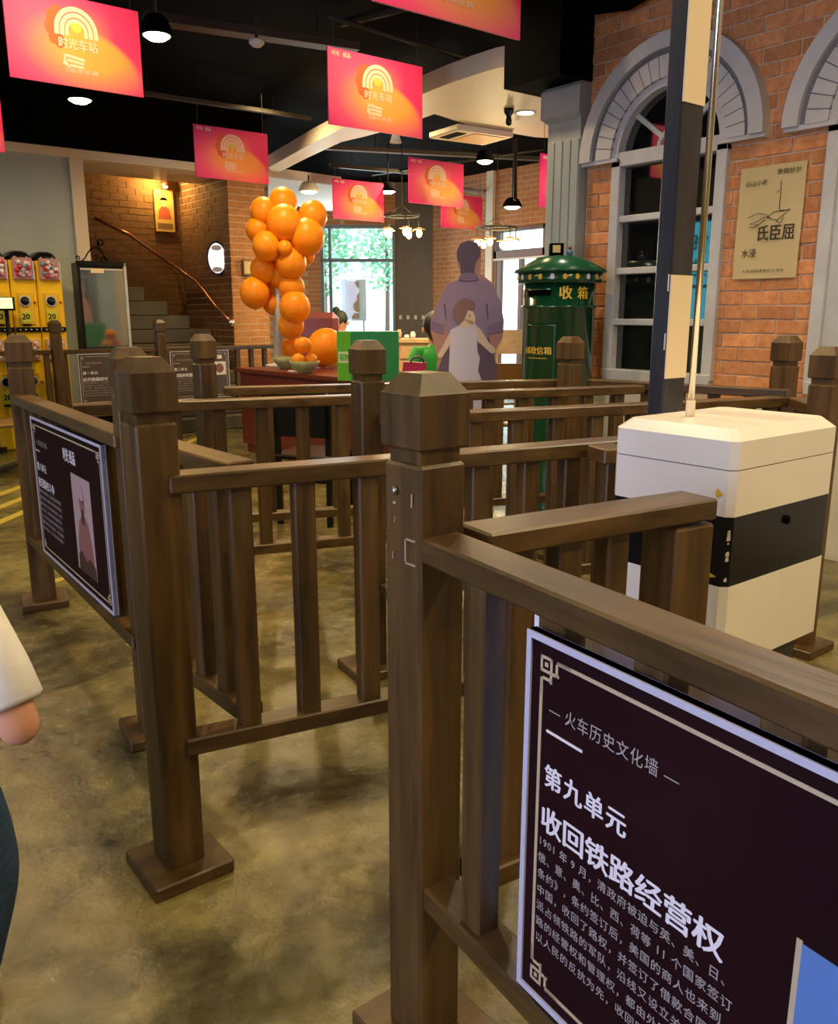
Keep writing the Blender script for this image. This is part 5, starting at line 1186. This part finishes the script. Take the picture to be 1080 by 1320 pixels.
    h = Vector(J['head']); rr = .088*s
    q = MB(); q.ball(T(h+Vector((0, -.018*s, .024*s))), rr*1.08, 18, 12, (1, 1, 1.0)); q.ball(T(h+Vector((0, -.045*s, -.03*s))), rr*.78, 14, 10)
    if bun: q.ball(T(h+Vector((0, -.05*s, .11*s))), rr*.5, 12, 8)
    q.build('hair', hair, t)
    for sx in (-1, 1):
        q = MB(); q.ball(T(h+Vector((sx*.030*s, .080*s, -.012*s))), .011*s, 8, 6); q.build('eye', BLACK, t)
        q = MB(); q.ball(T(h+Vector((sx*.088*s, .002, -.018*s))), .020*s, 8, 6, (.5, .8, 1.2)); q.build('ear', SKIN, t)
    q = MB(); q.ball(T(h+Vector((0, .088*s, -.030*s))), .013*s, 8, 6, (1, 1, 1.2)); q.build('nose', SKIN, t)
    q = MB(); q.ball(T(h+Vector((0, .078*s, -.058*s))), .016*s, 8, 6, (1.3, .5, .4)); q.build('mouth', mat_red, t)
    return t
def standing(H, el=None, wr=None):
    k = H/1.05
    J = dict(pelvis=(0, 0, .50), belly=(0, 0, .60), chest=(0, -.005, .72), neck=(0, 0, .825), jaw=(0, .02, .875), head=(0, .01, .945), crown=(0, 0, 1.0),
        shl=(-.135, 0, .775), shr=(.135, 0, .775), ell=(-.19, -.03, .60), elr=(.215, -.045, .60), wrl=(-.17, .06, .48), wrr=(.10, .12, .58),
        hpl=(-.062, 0, .46), hpr=(.075, 0, .46), knl=(-.075, .015, .26), knr=(.080, .03, .27), anl=(-.08, 0, .06), anr=(.035, -0.02, .06))
    return {a: (x*k, y*k, z*k) for a, (x, y, z) in J.items()}
def seated(H, seat):
    k = H/1.05; J = standing(H); dz = seat+.07*k-J['pelvis'][2]
    for a in list(J):
        x, y, z = J[a]
        if a[:2] not in ('kn', 'an'): J[a] = (x, y, z+dz)
    for sd, sx in (('l', -1), ('r', 1)):
        J['hp'+sd] = (sx*.07*k, .05*k, seat+.06*k); J['kn'+sd] = (sx*.09*k, .27*k, seat+.05*k); J['an'+sd] = (sx*.09*k, .27*k, max(.06, seat-.25*k))
    return J
cb = FH*1.36+RV*-0.885
person('small child in white T-shirt and blue jeans at the left edge, elbow bent', (cb.x, cb.y, 0), FH, 1.06, standing(1.06), CLOTHW, DENIM, HAIR)
gd = 8.4; gp = at(562, 470, gd)
person('black-haired girl in a green top sitting behind the purple shirted cut-out', (gp.x, gp.y, 0), RV*-0.2+FH, 1.45, seated(1.45, 0.46), mat('green_dress', (0.02, 0.33, 0.04), 0.7), PLAST, HAIR, sub=1)
st2 = thing('stool', (gp.x, gp.y, 0), 'wooden stool the girl in green sits on', 'stool')
q = MB(); q.lathe([(0.16, 0.40), (0.17, 0.42), (0.16, 0.44)], 18, (gp.x, gp.y)); q.build('seat', CHW, st2)
for i in range(4):
    a = i*math.pi/2; MB().tube([(gp.x+.1*math.cos(a), gp.y+.1*math.sin(a), 0.41), (gp.x+.15*math.cos(a), gp.y+.15*math.sin(a), 0)], 0.014, 6).build('leg', CHW, st2)
wp_ = at(439, 470, 12.0)
person('woman in orange with a dark hair bun, beyond the green carton', (wp_.x, wp_.y, 0), RV*0.9-FH*0.4, 1.34, standing(1.34), mat('orange_cloth', (0.75, 0.14, 0.03), 0.7), DENIM, mat('dark_green_hair', (0.02, 0.03, 0.02), 0.6), sub=1, bun=True)
# ------------------------------------------------------------------ ceiling fittings
def downlight(px, py, d, r, label, z=None, drop=0.0, cool=False):
    p = at(px, py, d); t = thing('ceiling_lamp', (p.x, p.y, p.z), label, 'lamp', 'ceiling lamps')
    q = MB(); q.lathe([(r*1.18, p.z), (r*1.18, p.z+0.03), (r*0.8, p.z+0.10), (r*.5, p.z+0.12)], 20, (p.x, p.y)); q.build('housing', PLAST if cool else BLACK, t)
    q = MB(); q.lathe([(0.0, p.z-0.03), (r*.6, p.z-0.024), (r*.95, p.z-0.004), (r, p.z+0.002)], 20, (p.x, p.y)); q.build('diffuser', GLOWW if cool else GLOW, t)
    ztop = z or CEIL
    if ztop > p.z+0.13: MB().tube([(p.x, p.y, p.z+0.1), (p.x, p.y, ztop)], 0.01, 6).build('drop_rod', PIPE, t)
downlight(202, 46, 5.9, 0.085, 'bright round downlight right of the top left banner'); downlight(103, 129, 7.9, 0.095, 'bright round downlight below the top left banner')
downlight(398, 247, 11.4, 0.11, 'white dome ceiling lamp on the white ceiling patch above the balloons', 3.0, cool=True); downlight(625, 208, 10.2, 0.09, 'downlight glowing between the orange banners and the cream ribbon')
downlight(660, 267, 12.2, 0.11, 'hanging black spotlight above the far brick wall'); downlight(500, 247, 12.2, 0.10, 'small hanging lamp right of the banner over the far window'); 
p = onz(677, 145, 3.058); t = thing('ceiling_lamp', (p.x, p.y, 3.05), 'oval recessed white light in the cream ceiling ribbon', 'lamp', 'ceiling lamps')
q = MB(); q.lathe([(0.0, 3.048), (0.075, 3.050), (0.085, 3.062)], 20, (p.x, p.y)); q.build('diffuser', GLOWW, t); q = MB(); q.lathe([(0.085, 3.052), (0.10, 3.056), (0.10, 3.075)], 20, (p.x, p.y)); q.build('bezel', PLAST, t)
def chandelier(px, py, d, wpx, label, bulbs, drop):
    c = at(px, py, d); R_ = wpx/2*d/1135; t = thing('chandelier', (c.x, c.y, c.z-drop), label, 'chandelier', 'ring chandeliers')
    MB().tube([(c.x+R_*math.cos(a), c.y+R_*math.sin(a), c.z) for a in [2*math.pi*i/24 for i in range(24)]], 0.016, 6, closed=True).build('ring', PIPE, t)
    MB().tube([(c.x, c.y, CEIL), (c.x, c.y, c.z+0.12)], 0.006, 6).build('cable', PIPE, t)
    for i in range(3):
        a = 2*math.pi*i/3; MB().tube([(c.x, c.y, c.z+0.12), (c.x+R_*math.cos(a), c.y+R_*math.sin(a), c.z)], 0.004, 5).build('stay', PIPE, t)
    for i in range(bulbs):
        a = 2*math.pi*i/bulbs+.5; x, y = c.x+R_*math.cos(a), c.y+R_*math.sin(a)
        MB().tube([(x, y, c.z), (x, y, c.z-drop+0.05)], 0.008, 6).build('lamp_arm', PIPE, t)
        q = MB(); q.lathe([(0.02, c.z-drop+0.055), (0.07, c.z-drop+0.035), (0.075, c.z-drop+0.03)], 14, (x, y)); q.build('shade', mat_amber, t)
        q = MB(); q.ball((x, y, c.z-drop-0.01), 0.034, 10, 8, (1, 1, 1.4)); q.build('bulb', BULB, t)
    lamp('chandelier_light', 'POINT', (c.x, c.y, c.z-drop-0.12), 70, WARM, 0.15)
mat_amber = mat('amber_shade', (0.5, 0.25, 0.06), 0.3)
chandelier(518, 278, 10.6, 44, 'ring chandelier with glowing bulbs in front of the grey panel', 5, 0.19); chandelier(640, 294, 11.0, 50, 'ring chandelier with glowing bulbs above the far door', 6, 0.17)
# sensors, cameras, vent
p = onz(656, 140, 3.06); t = thing('ceiling_camera', (p.x, p.y, 2.92), 'little black camera under the cream ceiling ribbon', 'camera')
q = MB(); q.lathe([(0.045, 3.06), (0.045, 3.03), (0.022, 3.0), (0.022, 2.985)], 14, (p.x, p.y)); q.build('mount', BLACKG, t); q = MB(); q.lathe([(0.022, 2.985), (0.028, 2.97), (0.024, 2.93), (0.0, 2.915)], 14, (p.x, p.y)); q.build('head', BLACKG, t)
p = at(331, 60, 6.3); t = thing('smoke_detector', (p.x, p.y, p.z), 'small white smoke detector in the black ceiling', 'detector')
q = MB(); q.lathe([(0.05, p.z+0.04), (0.052, p.z+0.02), (0.03, p.z), (0.0, p.z-0.005)], 16, (p.x, p.y)); q.build('casing', PLAST, t); MB().tube([(p.x, p.y, p.z+0.03), (p.x, p.y, CEIL)], 0.012, 6).build('conduit', PIPE, t)
p = at(510, 184, 8.2); t = thing('spotlight', (p.x, p.y, p.z), 'pale spotlight head aimed down below the middle pink banner', 'spotlight')
q = MB(); q.lathe([(0.03, p.z+0.1), (0.035, p.z+0.06), (0.055, p.z), (0.045, p.z+0.005)], 14, (p.x, p.y)); q.build('head', PLAST, t); MB().tube([(p.x, p.y, p.z+0.09), (p.x, p.y, CEIL)], 0.010, 6).build('stem', PIPE, t)
a = onz(590, 167, 3.0); b = onz(662, 177, 3.0); cdir_ = (b-a); cdir_.z = 0; L = cdir_.length; cdir_.normalize(); sd = Vector((-cdir_.y, cdir_.x, 0))
t = thing('ceiling_vent', (a.x, a.y, 2.94), 'orange lit ceiling cassette vent at the back edge of the cream ribbon', 'vent')
F = lambda: MB().frame((a.x, a.y, 0), cdir_, sd, (0, 0, 1))
F().box((0, 0, 3.0), (L, 0.5, 3.055), 0.008).build('casing', TRIM, t); F().box((0.06, 0.1, 2.995), (0.17, 0.40, 3.001)).build('slot', BLACK, t); F().box((0.24, 0.06, 2.994), (L-0.05, 0.44, 3.001)).build('grille', mat('amber_grille', (0.75, 0.42, 0.10), 0.5), t)
def pipe(label, pts, r, m=None): MB().tube(pts, r, 8).build('ceiling_pipe', m or PIPE, None, label, 'pipe', 'pipes under the black ceiling')
def pxline(x0, y0, x1, y1, z): return [onz(x0, y0, z), onz((x0+x1)/2, (y0+y1)/2, z), onz(x1, y1, z)]
TRAY = mat('dull_brown_tray', (0.045, 0.036, 0.022), 0.6)
def tray(label, x0, y0, x1, y1, z, w, h):
    a, b = onz(x0, y0, z), onz(x1, y1, z); t = thing('cable_tray', ((a+b)/2), label, 'cable tray', 'cable trays under the black ceiling')
    MB().bar(a, b, w, h, 0.003).build('tray', TRAY, t)
    for k in (0.2, 0.8):
        p = a.lerp(b, k); MB().tube([p, (p.x, p.y, CEIL)], 0.006, 5).build('hanger', PIPE, t)
tray('broad dull cable tray crossing the top of the picture above the middle banner', 185, 22, 460, 62, 3.32, 0.14, 0.06); tray('thin cable tray running above the stair recess banner', 130, 112, 400, 152, 3.3, 0.05, 0.04)
tray('cable tray behind the middle pink banner towards the column', 420, 190, 720, 206, 3.24, 0.09, 0.05); tray('cable tray under the ceiling above the far window', 425, 213, 560, 225, 3.24, 0.06, 0.05)
pipe('thin dark pipe slanting across the top between two banners', pxline(420, 20, 600, 75, 3.3), 0.018); pipe('dark pipe at the top centre beside the slanting one', pxline(440, 30, 560, 0, 3.36), 0.03); pipe('pale duct edge above the far brick wall', pxline(560, 238, 705, 262, 3.2), 0.035, GREYP)
pipe('dark pipe crossing behind the bright orange banner', pxline(480, 225, 700, 192, 3.25), 0.02); pipe('dark vertical hanger pole right of the cream vent', [at(664, 178, 8.8), at(664, 258, 8.8)], 0.018)
# ------------------------------------------------------------------ yellow floor tape and rails at left, by the far aisle
def tape(label, a, b, w):
    a = Vector(a); b = Vector(b); q = MB().bar(a+Vector((0, 0, 0.001)), b+Vector((0, 0, 0.001)), w, 0.003, 0.0); q.build('floor_tape', YTAPE, None, label, 'floor tape', 'yellow tape lines on the floor')
a0, a1 = onz(-40, 690, 0), onz(262, 562, 0); dv = (a1-a0).normalized(); sd = Vector((-dv.y, dv.x, 0))
for i, nm in enumerate(('nearest', 'second', 'third')): tape('%s of the thin yellow tape lines on the concrete beyond the portrait board' % nm, a0+sd*0.24*i, a1+sd*0.24*i, 0.07)
for i, nm in enumerate(('near', 'far')):
    o = a0+sd*(1.0+0.6*i); q = MB().bar(o+Vector((0, 0, 0.02)), o+dv*5.5+Vector((0, 0, 0.02)), 0.06, 0.04, 0.005); q.build('floor_rail', PIPE, None, '%s dark rail laid on the floor beyond the yellow tape lines' % nm, 'rail', 'dark rails on the floor')
p = onz(78, 748, 0); tape('short yellow tape piece by the base of the left railing post', p-Vector((0.07, 0.02, 0)), p+Vector((0.09, 0.05, 0)), 0.05)
bpy.context.view_layer.update()
